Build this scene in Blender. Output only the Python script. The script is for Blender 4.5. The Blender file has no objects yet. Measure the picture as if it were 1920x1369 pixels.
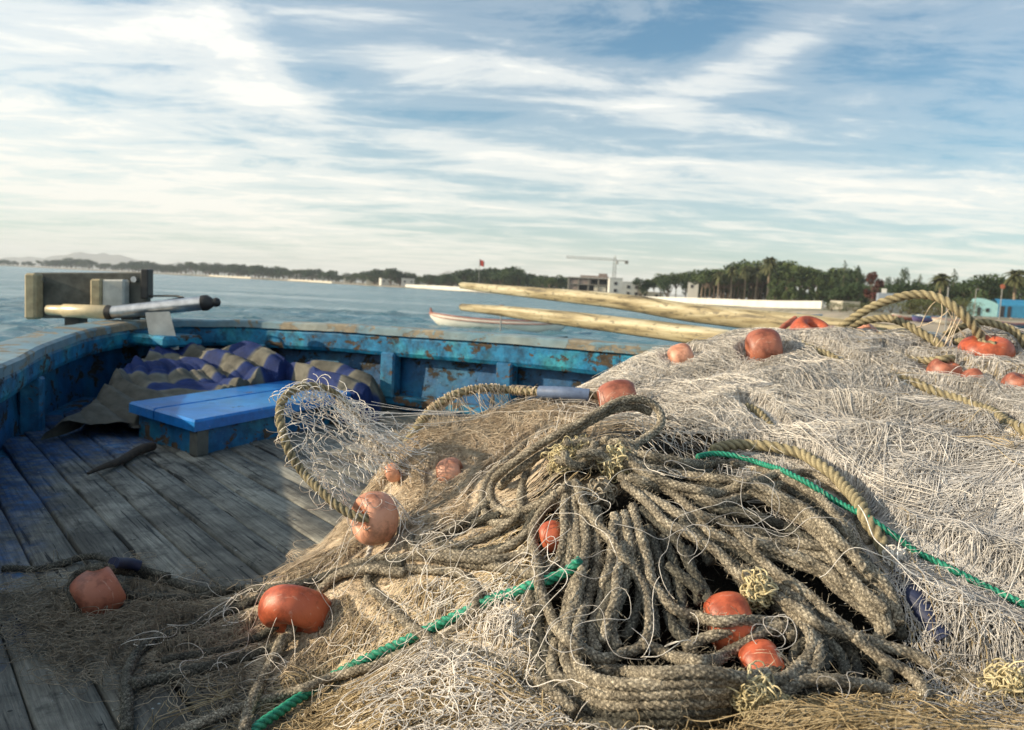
import bpy, math, random
import numpy as np
from mathutils import Vector, Matrix, Euler
R = math.radians
rng = np.random.default_rng(11)
random.seed(5)
sc = bpy.context.scene
COL = sc.collection

# ------------------------------------------------------------------ camera
CAMZ = 1.70
PITCH, ROLL, FPX = 5.31, 2.9, 1500.0
camd = bpy.data.cameras.new("camera")
camd.sensor_width = 36.0
camd.lens = FPX / 1920 * 36
camd.clip_start = 0.02
camd.clip_end = 40000
camd.dof.use_dof = True
camd.dof.focus_distance = 1.1
camd.dof.aperture_fstop = 9.0
cam = bpy.data.objects.new("camera", camd)
COL.objects.link(cam)
cam.location = (0, 0, CAMZ)
RM = Euler((R(90 - PITCH), 0, 0)).to_matrix() @ Matrix.Rotation(R(ROLL), 3, 'Z')
cam.rotation_euler = RM.to_euler()
sc.camera = cam
RN = np.array(RM)
C0 = np.array([0, 0, CAMZ])

# ------------------------------------------------------------------ light
SUN_EL, SUN_AZ = 21.0, 266.0          # azimuth clockwise from +Y: light comes from the left, a little behind
sd = Vector((math.sin(R(SUN_AZ)) * math.cos(R(SUN_EL)), math.cos(R(SUN_AZ)) * math.cos(R(SUN_EL)), math.sin(R(SUN_EL))))
sl = bpy.data.lights.new("sun", 'SUN')
sl.energy = 5.0
sl.angle = R(0.6)
sl.color = (1.0, 0.83, 0.60)
so = bpy.data.objects.new("sun", sl)
COL.objects.link(so)
so.rotation_euler = sd.to_track_quat('Z', 'Y').to_euler()

sc.view_settings.view_transform = 'Standard'
sc.view_settings.look = 'None'
sc.view_settings.exposure = 0.32
sc.view_settings.gamma = 1
sc.view_settings.use_curve_mapping = False
sc.cycles.max_bounces = 6
sc.cycles.diffuse_bounces = 3
sc.cycles.glossy_bounces = 3
sc.cycles.transparent_max_bounces = 12
sc.cycles.volume_bounces = 1
sc.cycles.use_denoising = True

world = bpy.data.worlds.new("World")
sc.world = world
world.use_nodes = True


class NT:
    """small node-tree writer"""
    def __init__(s, tree):
        s.t = tree
        s.n = tree.nodes
        s.l = tree.links

    def new(s, ty, **kw):
        n = s.n.new(ty)
        for k, v in kw.items():
            setattr(n, k, v)
        return n

    def put(s, sock, v):
        if hasattr(v, 'is_output'):
            s.l.new(v, sock)
        elif isinstance(v, (tuple, list)) and len(v) == 3 and sock.type == 'RGBA':
            sock.default_value = (*v, 1)
        else:
            sock.default_value = v

    def m(s, op, a, b=0.0, c=0.0, clamp=False):
        n = s.new('ShaderNodeMath', operation=op, use_clamp=clamp)
        s.put(n.inputs[0], a)
        s.put(n.inputs[1], b)
        s.put(n.inputs[2], c)
        return n.outputs[0]

    def noise(s, vec, scale, detail=4, rough=0.55, dist=0.0):
        n = s.new('ShaderNodeTexNoise')
        if vec is not None:
            s.put(n.inputs['Vector'], vec)
        n.inputs['Scale'].default_value = scale
        n.inputs['Detail'].default_value = detail
        n.inputs['Roughness'].default_value = rough
        n.inputs['Distortion'].default_value = dist
        return n.outputs[0]

    def ramp(s, fac, *stops, interp='LINEAR'):
        n = s.new('ShaderNodeValToRGB')
        n.color_ramp.interpolation = interp
        e = n.color_ramp.elements
        while len(e) < len(stops):
            e.new(0.5)
        for el, (p, c) in zip(e, stops):
            el.position = p
            el.color = (c, c, c, 1) if isinstance(c, (int, float)) else (*c, 1)
        s.put(n.inputs[0], fac)
        return n.outputs[0]

    def mix(s, f, a, b, mode='MIX'):
        n = s.new('ShaderNodeMix', data_type='RGBA', blend_type=mode)
        s.put(n.inputs[0], f)
        s.put(n.inputs[6], a)
        s.put(n.inputs[7], b)
        return n.outputs[2]

    def mapping(s, vec, scale=(1, 1, 1), rot=(0, 0, 0), loc=(0, 0, 0)):
        n = s.new('ShaderNodeMapping')
        s.put(n.inputs[0], vec)
        n.inputs[1].default_value = loc
        n.inputs[2].default_value = rot
        n.inputs[3].default_value = scale
        return n.outputs[0]

    def coord(s, which='Object'):
        return s.new('ShaderNodeTexCoord').outputs[which]

    def comb(s, x, y, z):
        n = s.new('ShaderNodeCombineXYZ')
        s.put(n.inputs[0], x); s.put(n.inputs[1], y); s.put(n.inputs[2], z)
        return n.outputs[0]

    def sep(s, v):
        n = s.new('ShaderNodeSeparateXYZ')
        s.put(n.inputs[0], v)
        return n.outputs


def build_world():
    t = NT(world.node_tree)
    t.n.clear()
    out = t.new('ShaderNodeOutputWorld')
    bg = t.new('ShaderNodeBackground')
    bg.inputs[1].default_value = 0.098
    sky = t.new('ShaderNodeTexSky', sky_type='NISHITA')
    sky.sun_disc = False
    sky.sun_elevation = R(SUN_EL)
    sky.sun_rotation = R(SUN_AZ)
    sky.air_density = 1.0
    sky.dust_density = 1.2
    sky.ozone_density = 2.5
    d = t.coord('Generated')
    sx, sy, sz = t.sep(d)
    az = t.m('ARCTAN2', sx, sy)
    el = t.m('ARCSINE', sz)
    # clouds on a plane high above: direction projected to that plane
    zz = t.m('MAXIMUM', t.m('ADD', sz, 0.07), 0.02)
    px = t.m('DIVIDE', sx, zz)
    py = t.m('DIVIDE', sy, zz)
    pv = t.comb(px, py, 0.0)
    # fine wisps, drawn out towards the right
    wv = t.mapping(pv, scale=(0.50, 0.95, 1), rot=(0, 0, R(18)))
    wisp = t.noise(wv, 2.9, 10, 0.68, 0.45)
    wisp2 = t.noise(t.mapping(pv, scale=(0.22, 1.3, 1), rot=(0, 0, R(-8)), loc=(4, 2, 0)), 1.3, 8, 0.62, 0.5)
    soft = t.noise(t.mapping(pv, scale=(0.5, 0.7, 1), loc=(7, 3, 0)), 0.8, 3, 0.5)
    # broad banks of cirrus in the places the photo shows them: (px, py, half width, half height, tilt, amount)
    banks = [(380, 60, 130, 55, 35, .50), (100, 30, 260, 50, 5, .42), (480, 120, 90, 24, 38, .35), (60, 250, 330, 110, 6, .42), (800, 120, 150, 34, 6, .55), (1010, 130, 90, 26, 0, .35),
             (1130, 175, 170, 26, 8, .50), (1420, 105, 110, 36, -20, .62), (1500, 70, 70, 22, -12, .28),
             (1330, 345, 640, 36, 2, .40), (960, 300, 240, 12, 3, .36), (1750, 360, 300, 42, 3, .34), (380, 400, 560, 30, 3, .40), (850, 385, 240, 16, 4, .25),
             (1850, 30, 180, 30, 12, .22), (1500, 440, 700, 24, 2, .25), (300, 300, 240, 30, 6, .22), (1270, 215, 90, 30, 30, .25),
             (560, 200, 60, 120, -20, .12), (1820, 180, 200, 20, 4, .2)]
    tot = None
    for (bx, by, hw, hh, tilt, amt) in banks:
        dv = RN @ np.array([(bx - 960) / FPX, -(by - 684.5) / FPX, -1.0])
        dv /= np.linalg.norm(dv)
        a0 = math.atan2(dv[0], dv[1]); e0 = math.asin(dv[2])
        th = R(tilt + ROLL)
        da = t.m('SUBTRACT', az, a0)
        de = t.m('SUBTRACT', el, e0)
        u = t.m('ADD', t.m('MULTIPLY', da, math.cos(th) * FPX / hw), t.m('MULTIPLY', de, -math.sin(th) * FPX / hw))
        v = t.m('ADD', t.m('MULTIPLY', da, math.sin(th) * FPX / hh), t.m('MULTIPLY', de, math.cos(th) * FPX / hh))
        q = t.m('ADD', t.m('MULTIPLY', u, u), t.m('MULTIPLY', v, v))
        g = t.m('MULTIPLY', t.m('EXPONENT', t.m('MULTIPLY', q, -0.7)), amt)
        tot = g if tot is None else t.m('ADD', tot, g)
    # towards the sun side (left) the veil is thicker; near the horizon too
    left = t.m('MULTIPLY', t.m('SUBTRACT', 0.10, az), 0.30, clamp=True)
    low = t.m('EXPONENT', t.m('MULTIPLY', t.m('MAXIMUM', el, 0.0), -5.8))
    w = t.m('ADD', t.m('MULTIPLY', wisp, 0.62), t.m('MULTIPLY', wisp2, 0.38))
    w = t.m('ADD', w, t.m('MULTIPLY', t.m('SUBTRACT', soft, 0.5), 0.35))
    dens = t.m('ADD', t.m('MULTIPLY', t.m('SUBTRACT', w, 0.455), 2.2), t.m('MULTIPLY', tot, 1.0))
    dens = t.m('ADD', dens, left)
    # wisps also cut the banks
    dens = t.m('MULTIPLY', dens, t.m('ADD', t.m('MULTIPLY', wisp, 1.5), 0.1))
    dens = t.m('ADD', dens, t.m('MULTIPLY', low, 0.30))
    cl = t.ramp(dens, (0.0, 0.0), (0.25, 0.22), (0.7, 0.72), (1.0, 0.96), interp='EASE')
    warm = t.mix(low, (8.9, 9.0, 8.7), (9.0, 8.5, 7.3))
    skyc = t.mix(1.0, sky.outputs[0], (0.70, 1.12, 1.17), 'MULTIPLY')
    col = t.mix(cl, skyc, warm)
    t.put(bg.inputs[0], col)
    t.l.new(bg.outputs[0], out.inputs[0])


build_world()

# ------------------------------------------------------------------ pixel helpers (photograph pixels to points on real surfaces)
TANR = math.tan(R(ROLL))


def ray(px, py):
    v = np.stack([(np.asarray(px, float) - 960) / FPX, -(np.asarray(py, float) - 684.5) / FPX, -np.ones_like(np.asarray(px, float))], -1)
    return v @ RN.T


def P(px, py, Y):
    d = ray(px, py)
    return C0 + d * (np.asarray(Y, float) / d[..., 1])[..., None]


def on_z(px, py, z):
    d = ray(px, py)
    return C0 + d * ((z - CAMZ) / d[..., 2])[..., None]


def hor(px):
    return 545.2 + (px - 960) * TANR


def G(px, Y, z=0.0):
    """ground point under picture column px at distance Y"""
    d = ray(px, hor(px))
    return Vector((d[0] / d[1] * Y, Y, z))


DECK = CAMZ - 0.55

# ------------------------------------------------------------------ mesh helpers


def tag(o, label=None, cat=None, group=None, kind=None):
    if label: o['label'] = label
    if cat: o['category'] = cat
    if group: o['group'] = group
    if kind: o['kind'] = kind
    return o


def empty(name, loc=(0, 0, 0), rz=0.0):
    o = bpy.data.objects.new(name, None)
    o.empty_display_size = 0.1
    COL.objects.link(o)
    o.location = loc
    o.rotation_euler.z = rz
    return o


def mesh_np(name, V, F, mat, parent=None, smooth=True, attr=None, local=False):
    """V (n,3), F (m,k) all same size k; world coordinates unless local"""
    V = np.asarray(V, np.float32)
    F = np.asarray(F, np.int32)
    if parent is not None and not local:
        V = V - np.array(parent.location, np.float32)
    me = bpy.data.meshes.new(name)
    k = F.shape[1]
    me.vertices.add(len(V))
    me.vertices.foreach_set('co', V.ravel())
    me.loops.add(F.size)
    me.loops.foreach_set('vertex_index', F.ravel())
    me.polygons.add(len(F))
    me.polygons.foreach_set('loop_start', np.arange(0, F.size, k, dtype=np.int32))
    me.polygons.foreach_set('loop_total', np.full(len(F), k, np.int32))
    if smooth:
        me.polygons.foreach_set('use_smooth', np.ones(len(F), bool))
    me.update(calc_edges=True)
    if attr is not None:
        for an, av in attr.items():
            a = me.attributes.new(an, 'FLOAT', 'POINT')
            a.data.foreach_set('value', np.asarray(av, np.float32))
    me.materials.append(mat)
    o = bpy.data.objects.new(name, me)
    COL.objects.link(o)
    if parent is not None:
        o.parent = parent
    return o


class MB:
    """collects simple solids into one mesh"""
    def __init__(s):
        s.v = []; s.f = []; s.sm = []; s.mi = []

    def add(s, v, f, smooth=False, mi=0):
        b = len(s.v)
        s.v += [tuple(map(float, p)) for p in v]
        s.f += [tuple(b + i for i in q) for q in f]
        s.sm += [smooth] * len(f)
        s.mi += [mi] * len(f)

    def box(s, c, size, M=None, bev=0.0, mi=0):
        hx, hy, hz = [a / 2 for a in size]
        b = min(bev, hx * .9, hy * .9, hz * .9)
        if b <= 0:
            vs = [(x, y, z) for x in (-hx, hx) for y in (-hy, hy) for z in (-hz, hz)]
            fs = [(0, 1, 3, 2), (4, 6, 7, 5), (0, 4, 5, 1), (2, 3, 7, 6), (0, 2, 6, 4), (1, 5, 7, 3)]
        else:
            vs = []; idx = {}
            for i, x in enumerate((-1, 1)):
                for j, y in enumerate((-1, 1)):
                    for k, z in enumerate((-1, 1)):
                        for a in range(3):
                            p = [x * (hx - b), y * (hy - b), z * (hz - b)]
                            p[a] = (x * hx, y * hy, z * hz)[a]
                            idx[(i, j, k, a)] = len(vs); vs.append(tuple(p))
            fs = []
            for a in range(3):
                o1, o2 = [q for q in range(3) if q != a]
                for sgn in (0, 1):
                    q = []
                    for (u, w) in ((0, 0), (1, 0), (1, 1), (0, 1)):
                        key = [0, 0, 0]; key[a] = sgn; key[o1] = u; key[o2] = w
                        q.append(idx[(*key, a)])
                    fs.append(tuple(q))
            for a in range(3):
                o1, o2 = [q for q in range(3) if q != a]
                for u in (0, 1):
                    for w in (0, 1):
                        k0 = [0, 0, 0]; k1 = [0, 0, 0]
                        k0[o1] = k1[o1] = u; k0[o2] = k1[o2] = w; k0[a] = 0; k1[a] = 1
                        fs.append((idx[(*k0, o1)], idx[(*k1, o1)], idx[(*k1, o2)], idx[(*k0, o2)]))
            for i in (0, 1):
                for j in (0, 1):
                    for k in (0, 1):
                        fs.append((idx[(i, j, k, 0)], idx[(i, j, k, 1)], idx[(i, j, k, 2)]))
        c = Vector(c)
        vs = [(M @ Vector(p) if M else Vector(p)) + c for p in vs]
        s.add(vs, fs, False, mi)

    def tube(s, pts, r, n=10, cap=True, smooth=True, mi=0, flat=1.0):
        pts = [Vector(p) for p in pts]
        rr = r if isinstance(r, (list, tuple)) else [r] * len(pts)
        up = Vector((0, 0, 1))
        vs = []
        for i, p in enumerate(pts):
            t = (pts[min(i + 1, len(pts) - 1)] - pts[max(i - 1, 0)]).normalized()
            if abs(t.dot(up)) > 0.97:
                up = Vector((1, 0, 0))
            a = t.cross(up).normalized(); b = a.cross(t)
            for k in range(n):
                th = 2 * math.pi * k / n
                vs.append(p + a * math.cos(th) * rr[i] + b * math.sin(th) * rr[i] * flat)
        fs = []
        for i in range(len(pts) - 1):
            for k in range(n):
                fs.append((i * n + k, i * n + (k + 1) % n, (i + 1) * n + (k + 1) % n, (i + 1) * n + k))
        s.add(vs, fs, smooth, mi)
        if cap:
            s.add(vs[:n], [tuple(range(n))[::-1]], False, mi)
            s.add(vs[-n:], [tuple(range(n))], False, mi)

    def build(s, name, mats, parent=None, local=False):
        me = bpy.data.meshes.new(name)
        off = Vector(parent.location) if (parent is not None and not local) else Vector((0, 0, 0))
        me.from_pydata([Vector(p) - off for p in s.v], [], s.f)
        me.polygons.foreach_set('use_smooth', s.sm)
        mats = mats if isinstance(mats, (list, tuple)) else [mats]
        for m in mats:
            me.materials.append(m)
        if len(mats) > 1:
            me.polygons.foreach_set('material_index', s.mi)
        me.update()
        o = bpy.data.objects.new(name, me)
        COL.objects.link(o)
        if parent is not None:
            o.parent = parent
        return o


def copy_tree(o, parent=None):
    c = o.copy(); COL.objects.link(c); c.parent = parent
    for ch in o.children:
        copy_tree(ch, c)
    return c


# ------------------------------------------------------------------ materials
MATS = {}


def newmat(name):
    m = bpy.data.materials.new(name)
    m.use_nodes = True
    t = NT(m.node_tree)
    b = t.n['Principled BSDF']
    MATS[name] = m
    return m, t, b


def bump(t, b, h, strength=0.5, dist=0.01):
    n = t.new('ShaderNodeBump')
    n.inputs['Strength'].default_value = strength
    n.inputs['Distance'].default_value = dist
    t.put(n.inputs['Height'], h)
    t.l.new(n.outputs[0], b.inputs['Normal'])


def plain(name, col, rough=0.7, var=0.25, scale=20, metal=0.0, bs=0.15, bd=0.003, spec=0.5):
    m, t, b = newmat(name)
    c = t.coord()
    n = t.noise(c, scale, 6, 0.6)
    lo = tuple(x * (1 - var) for x in col); hi = tuple(min(1, x * (1 + var)) for x in col)
    t.put(b.inputs['Base Color'], t.ramp(n, (0.3, lo), (0.7, hi)))
    b.inputs['Roughness'].default_value = rough
    b.inputs['Metallic'].default_value = metal
    b.inputs['Specular IOR Level'].default_value = spec
    bump(t, b, n, bs, bd)
    return m


def peeling(name, paints, wood=(0.20, 0.13, 0.075), amount=0.42, rough=0.45, scale=9.0, dirt=0.5):
    """old boat paint: two tones of paint, chips down to wood, grime"""
    m, t, b = newmat(name)
    c = t.coord()
    n1 = t.noise(c, scale * 0.35, 4, 0.6)
    base = t.ramp(n1, (0.36, paints[0]), (0.5, paints[1]), (0.66, paints[2]))
    chips = t.noise(t.mapping(c, scale=(1, 1, 1.5)), scale, 9, 0.72, 0.3)
    chipm = t.ramp(chips, (1 - amount - 0.012, 0.0), (1 - amount + 0.012, 1.0))
    woodc = t.mix(t.noise(c, scale * 7, 5, 0.6), tuple(x * 0.35 for x in wood), wood)
    col = t.mix(chipm, base, woodc)
    dn = t.ramp(t.noise(c, scale * 1.7, 8, 0.7), (0.42, 1.0), (0.62, 1 - dirt))
    col = t.mix(1.0, col, dn, 'MULTIPLY')
    specks = t.ramp(t.noise(c, scale * 11, 3, 0.5), (0.68, 0.0), (0.73, 1.0))
    col = t.mix(t.m('MULTIPLY', specks, 0.35), col, (0.42, 0.46, 0.44))
    t.put(b.inputs['Base Color'], col)
    t.put(b.inputs['Roughness'], t.m('ADD', rough, t.m('MULTIPLY', chipm, 0.4)))
    h = t.m('SUBTRACT', t.m('MULTIPLY', t.noise(c, scale * 5, 6, 0.65), 0.5), t.m('MULTIPLY', chipm, 0.6))
    bump(t, b, h, 0.7, 0.004)
    return m


peeling('rail_paint', ((0.006, 0.13, 0.28), (0.012, 0.22, 0.43), (0.04, 0.34, 0.42)), wood=(0.12, 0.085, 0.05), amount=0.43, scale=13, dirt=0.65)
peeling('rail_top', ((0.22, 0.30, 0.32), (0.16, 0.29, 0.36), (0.30, 0.33, 0.30)), wood=(0.42, 0.36, 0.26), amount=0.47, scale=5, dirt=0.3)
peeling('hull_inner', ((0.004, 0.06, 0.16), (0.008, 0.11, 0.27), (0.02, 0.17, 0.30)), wood=(0.06, 0.05, 0.035), amount=0.45, scale=10)
peeling('hatch_paint', ((0.012, 0.16, 0.52), (0.018, 0.22, 0.66), (0.03, 0.30, 0.72)), amount=0.36, rough=0.3, scale=7, dirt=0.3)
peeling('hatch_side', ((0.01, 0.12, 0.30), (0.015, 0.18, 0.38), (0.03, 0.24, 0.36)), amount=0.46, scale=12)
peeling('rib_paint', ((0.015, 0.14, 0.30), (0.025, 0.20, 0.36), (0.08, 0.28, 0.38)), amount=0.42, scale=14)
def pole_mat():
    m, t, b = newmat('pole_paint')
    c = t.coord()
    g = t.mapping(c, rot=(0, 0, R(64)))
    gx, gy, gz = t.sep(g)
    s1 = t.noise(t.comb(t.m('MULTIPLY', gx, 1.3), t.m('MULTIPLY', gy, 16), t.m('MULTIPLY', gz, 22)), 1.6, 7, 0.6, .2)
    col = t.ramp(s1, (0.36, (0.13, 0.105, 0.06)), (0.46, (0.36, 0.29, 0.16)), (0.57, (0.50, 0.43, 0.27)), (0.70, (0.62, 0.56, 0.40)))
    chips = t.ramp(t.noise(t.mapping(c, scale=(1, 1, 2.5)), 22, 8, 0.7), (0.55, 0.0), (0.63, 1.0))
    col = t.mix(t.m('MULTIPLY', chips, 0.8), col, (0.13, 0.11, 0.07))
    t.put(b.inputs['Base Color'], col)
    b.inputs['Roughness'].default_value = 0.65
    bump(t, b, t.m('SUBTRACT', s1, t.m('MULTIPLY', chips, 0.3)), 0.6, 0.003)


pole_mat()
0 and peeling('pole_paint', ((0.50, 0.40, 0.17), (0.58, 0.50, 0.26), (0.66, 0.60, 0.38)), wood=(0.16, 0.14, 0.09), amount=0.40, rough=0.6, scale=10, dirt=0.45)

# deck wood, boards run along the boat axis
AX = np.array([0.63, -0.777]); AX = AX / np.linalg.norm(AX)
AXANG = math.atan2(AX[1], AX[0])


def deck_mat():
    m, t, b = newmat('deck_wood')
    c = t.new('ShaderNodeNewGeometry').outputs['Position']
    g = t.mapping(c, rot=(0, 0, -AXANG))
    gx, gy, gz = t.sep(g)
    fib = t.noise(t.comb(t.m('MULTIPLY', gx, 3.0), t.m('MULTIPLY', gy, 70), gz), 2.0, 9, 0.7, 0.3)
    fine = t.noise(t.comb(t.m('MULTIPLY', gx, 12), t.m('MULTIPLY', gy, 260), gz), 2.0, 4, 0.6)
    a = t.new('ShaderNodeAttribute', attribute_name='tint')
    col = t.ramp(fib, (0.30, (0.045, 0.042, 0.035)), (0.44, (0.27, 0.262, 0.22)), (0.62, (0.49, 0.475, 0.40)), (0.8, (0.62, 0.60, 0.51)))
    tv = t.m('ADD', 0.68, t.m('MULTIPLY', a.outputs[2], 0.5))
    col = t.mix(1.0, col, t.comb(tv, tv, tv), 'MULTIPLY')
    col = t.mix(t.m('MULTIPLY', fine, 0.55), col, (0.06, 0.06, 0.055))
    crk = t.ramp(t.noise(t.comb(t.m('MULTIPLY', gx, 1.6), t.m('MULTIPLY', gy, 42), gz), 2.0, 3, 0.5, 0.2), (0.345, 0.12), (0.375, 1.0))
    col = t.mix(1.0, col, crk, 'MULTIPLY')
    blot = t.ramp(t.noise(c, 17, 7, 0.7), (0.36, 0.45), (0.47, 1.0))
    col = t.mix(1.0, col, blot, 'MULTIPLY')
    dk = t.ramp(t.noise(c, 5.5, 7, 0.65), (0.40, 0.45), (0.58, 1.0))
    col = t.mix(1.0, col, dk, 'MULTIPLY')
    # worn blue paint towards the left side and the bow
    sx, sy, sz = t.sep(c)
    edge = t.m('MULTIPLY', t.m('SUBTRACT', t.m('ADD', t.m('MULTIPLY', sx, -0.86), t.m('MULTIPLY', sy, 0.28)), 1.62), 1.5)
    edge2 = t.m('MULTIPLY', t.m('SUBTRACT', t.m('ADD', t.m('MULTIPLY', sx, -1.0), t.m('MULTIPLY', sy, -0.45)), 0.22), 1.3)
    pn = t.m('ADD', t.noise(c, 6.5, 9, 0.7), t.m('MAXIMUM', edge, edge2))
    pm = t.m('MULTIPLY', t.ramp(pn, (0.48, 0.0), (0.68, 0.92)), t.ramp(t.noise(c, 38, 6, 0.7), (0.40, 0.35), (0.55, 1.0)))
    blue = t.ramp(t.noise(c, 16, 6, 0.6), (0.35, (0.010, 0.045, 0.12)), (0.56, (0.014, 0.10, 0.30)), (0.70, (0.05, 0.20, 0.42)))
    blue = t.mix(t.m('MULTIPLY', t.ramp(fib, (0.35, 1.0), (0.6, 0.0)), 0.6), blue, (0.02, 0.03, 0.05))
    col = t.mix(pm, col, blue)
    sp = t.ramp(t.noise(c, 75, 2, 0.5), (0.735, 0.0), (0.76, 1.0))
    col = t.mix(t.m('MULTIPLY', sp, 0.8), col, (0.42, 0.50, 0.52))
    sp2 = t.ramp(t.noise(t.mapping(c, loc=(3, 8, 0)), 22, 3, 0.5), (0.735, 0.0), (0.75, 1.0))
    col = t.mix(t.m('MULTIPLY', sp2, 0.7), col, (0.02, 0.10, 0.30))
    t.put(b.inputs['Base Color'], col)
    b.inputs['Roughness'].default_value = 0.75
    h = t.m('ADD', t.m('MULTIPLY', fib, 0.8), t.m('MULTIPLY', fine, 0.4))
    bump(t, b, h, 0.9, 0.004)


deck_mat()


def fibre_mat(name, dark, mid, light, scale=330.0, tintamt=0.5, rough=0.9, bd=0.0012, lo=0.36, hi=0.64):
    m, t, b = newmat(name)
    c = t.coord()
    n = t.noise(c, scale, 5, 0.8)
    n2 = t.noise(c, scale * 0.13, 5, 0.6)
    f = t.m('ADD', t.m('MULTIPLY', n, 0.72), t.m('MULTIPLY', n2, 0.28))
    a = t.new('ShaderNodeAttribute', attribute_name='tint')
    col = t.ramp(f, (lo, dark), ((lo + hi) / 2, mid), (hi, light))
    tv = t.m('ADD', 1 - tintamt, t.m('MULTIPLY', a.outputs[2], 2 * tintamt))
    col = t.mix(1.0, col, t.comb(tv, tv, tv), 'MULTIPLY')
    t.put(b.inputs['Base Color'], col)
    b.inputs['Roughness'].default_value = rough
    b.inputs['Specular IOR Level'].default_value = 0.25
    bump(t, b, n, 0.9, bd)
    return m


fibre_mat('rope_grey', (0.040, 0.034, 0.026), (0.26, 0.225, 0.17), (0.78, 0.69, 0.53), scale=380, lo=.39, hi=.64)
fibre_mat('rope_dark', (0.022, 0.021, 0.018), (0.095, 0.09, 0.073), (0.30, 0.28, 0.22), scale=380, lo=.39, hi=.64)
fibre_mat('rope_laid', (0.10, 0.082, 0.05), (0.25, 0.21, 0.125), (0.44, 0.38, 0.24), scale=420, lo=.3, hi=.7)
fibre_mat('rope_green', (0.010, 0.10, 0.06), (0.018, 0.21, 0.13), (0.07, 0.36, 0.25), scale=300, rough=0.5, bd=0.0006)
fibre_mat('twine_white', (0.40, 0.36, 0.31), (0.71, 0.66, 0.59), (0.87, 0.82, 0.75), scale=90, tintamt=0.42, rough=0.55)
fibre_mat('twine_lilac', (0.30, 0.285, 0.265), (0.57, 0.54, 0.505), (0.80, 0.76, 0.71), scale=90, tintamt=0.45, rough=0.55)
fibre_mat('twine_beige', (0.30, 0.225, 0.15), (0.56, 0.45, 0.32), (0.76, 0.66, 0.50), scale=90, tintamt=0.42, rough=0.55)
fibre_mat('twine_yellow', (0.22, 0.155, 0.075), (0.48, 0.37, 0.21), (0.72, 0.60, 0.40), scale=90, tintamt=0.45, rough=0.55)
fibre_mat('twine_brown', (0.13, 0.105, 0.075), (0.30, 0.25, 0.18), (0.52, 0.46, 0.36), scale=90, tintamt=0.45, rough=0.6)
fibre_mat('tuft', (0.30, 0.25, 0.13), (0.55, 0.47, 0.28), (0.75, 0.67, 0.46), scale=140, tintamt=0.35)


def net_body_mat():
    m, t, b = newmat('net_body')
    c = t.coord()
    vor = t.new('ShaderNodeTexVoronoi', feature='DISTANCE_TO_EDGE')
    t.put(vor.inputs['Vector'], t.mix(0.06, c, t.new('ShaderNodeTexNoise').outputs[1]))
    vor.inputs['Scale'].default_value = 110
    fib = t.noise(c, 240, 6, 0.7, 1.2)
    big = t.noise(c, 14, 5, 0.6)
    col = t.ramp(fib, (0.40, (0.012, 0.010, 0.008)), (0.56, (0.055, 0.047, 0.036)), (0.70, (0.20, 0.17, 0.13)))
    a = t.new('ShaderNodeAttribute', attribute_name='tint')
    col2 = t.mix(0.75, col, (0.016, 0.016, 0.015))  # near-black mix: shade of the gaps under the coils, put into the colour
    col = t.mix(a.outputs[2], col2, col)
    t.put(b.inputs['Base Color'], col)
    b.inputs['Roughness'].default_value = 0.95
    b.inputs['Specular IOR Level'].default_value = 0.1
    bump(t, b, t.m('ADD', fib, t.m('MULTIPLY', big, 0.5)), 1.0, 0.006)


net_body_mat()


def float_mat(name, c1, c2):
    m, t, b = newmat(name)
    c = t.coord()
    n = t.noise(c, 14, 6, 0.6)
    col = t.ramp(n, (0.35, c1), (0.65, c2))
    scr = t.ramp(t.noise(t.mapping(c, scale=(1, 4, 1)), 60, 5, 0.6), (0.60, 0.0), (0.68, 1.0))
    col = t.mix(t.m('MULTIPLY', scr, 0.35), col, (0.72, 0.50, 0.38))
    grim = t.ramp(t.noise(c, 30, 6, 0.7), (0.38, 0.55), (0.52, 1.0))
    col = t.mix(1.0, col, grim, 'MULTIPLY')
    t.put(b.inputs['Base Color'], col)
    t.put(b.inputs['Roughness'], t.m('ADD', 0.34, t.m('MULTIPLY', n, 0.25)))
    b.inputs['Subsurface Weight'].default_value = 0.05
    b.inputs['Subsurface Radius'].default_value = (0.01, 0.004, 0.002)
    bump(t, b, t.noise(c, 260, 4, 0.6), 0.35, 0.001)


float_mat('float_red', (0.46, 0.085, 0.035), (0.60, 0.15, 0.065))
float_mat('float_faded', (0.60, 0.24, 0.14), (0.74, 0.38, 0.25))
float_mat('float_dull', (0.34, 0.10, 0.06), (0.46, 0.17, 0.10))


def tarp_mat():
    m, t, b = newmat('tarp')
    c = t.coord()
    a = t.new('ShaderNodeAttribute', attribute_name='tint')
    col = t.ramp(a.outputs[2], (0.30, (0.012, 0.030, 0.13)), (0.46, (0.020, 0.045, 0.16)), (0.58, (0.19, 0.18, 0.14)), (0.9, (0.11, 0.105, 0.085)))
    n = t.noise(c, 18, 7, 0.65)
    col = t.mix(1.0, col, t.ramp(n, (0.35, 0.62), (0.6, 1.1)), 'MULTIPLY')
    t.put(b.inputs['Base Color'], col)
    b.inputs['Roughness'].default_value = 0.8
    b.inputs['Specular IOR Level'].default_value = 0.3
    bump(t, b, t.noise(c, 50, 6, 0.6), 0.5, 0.006)


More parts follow.
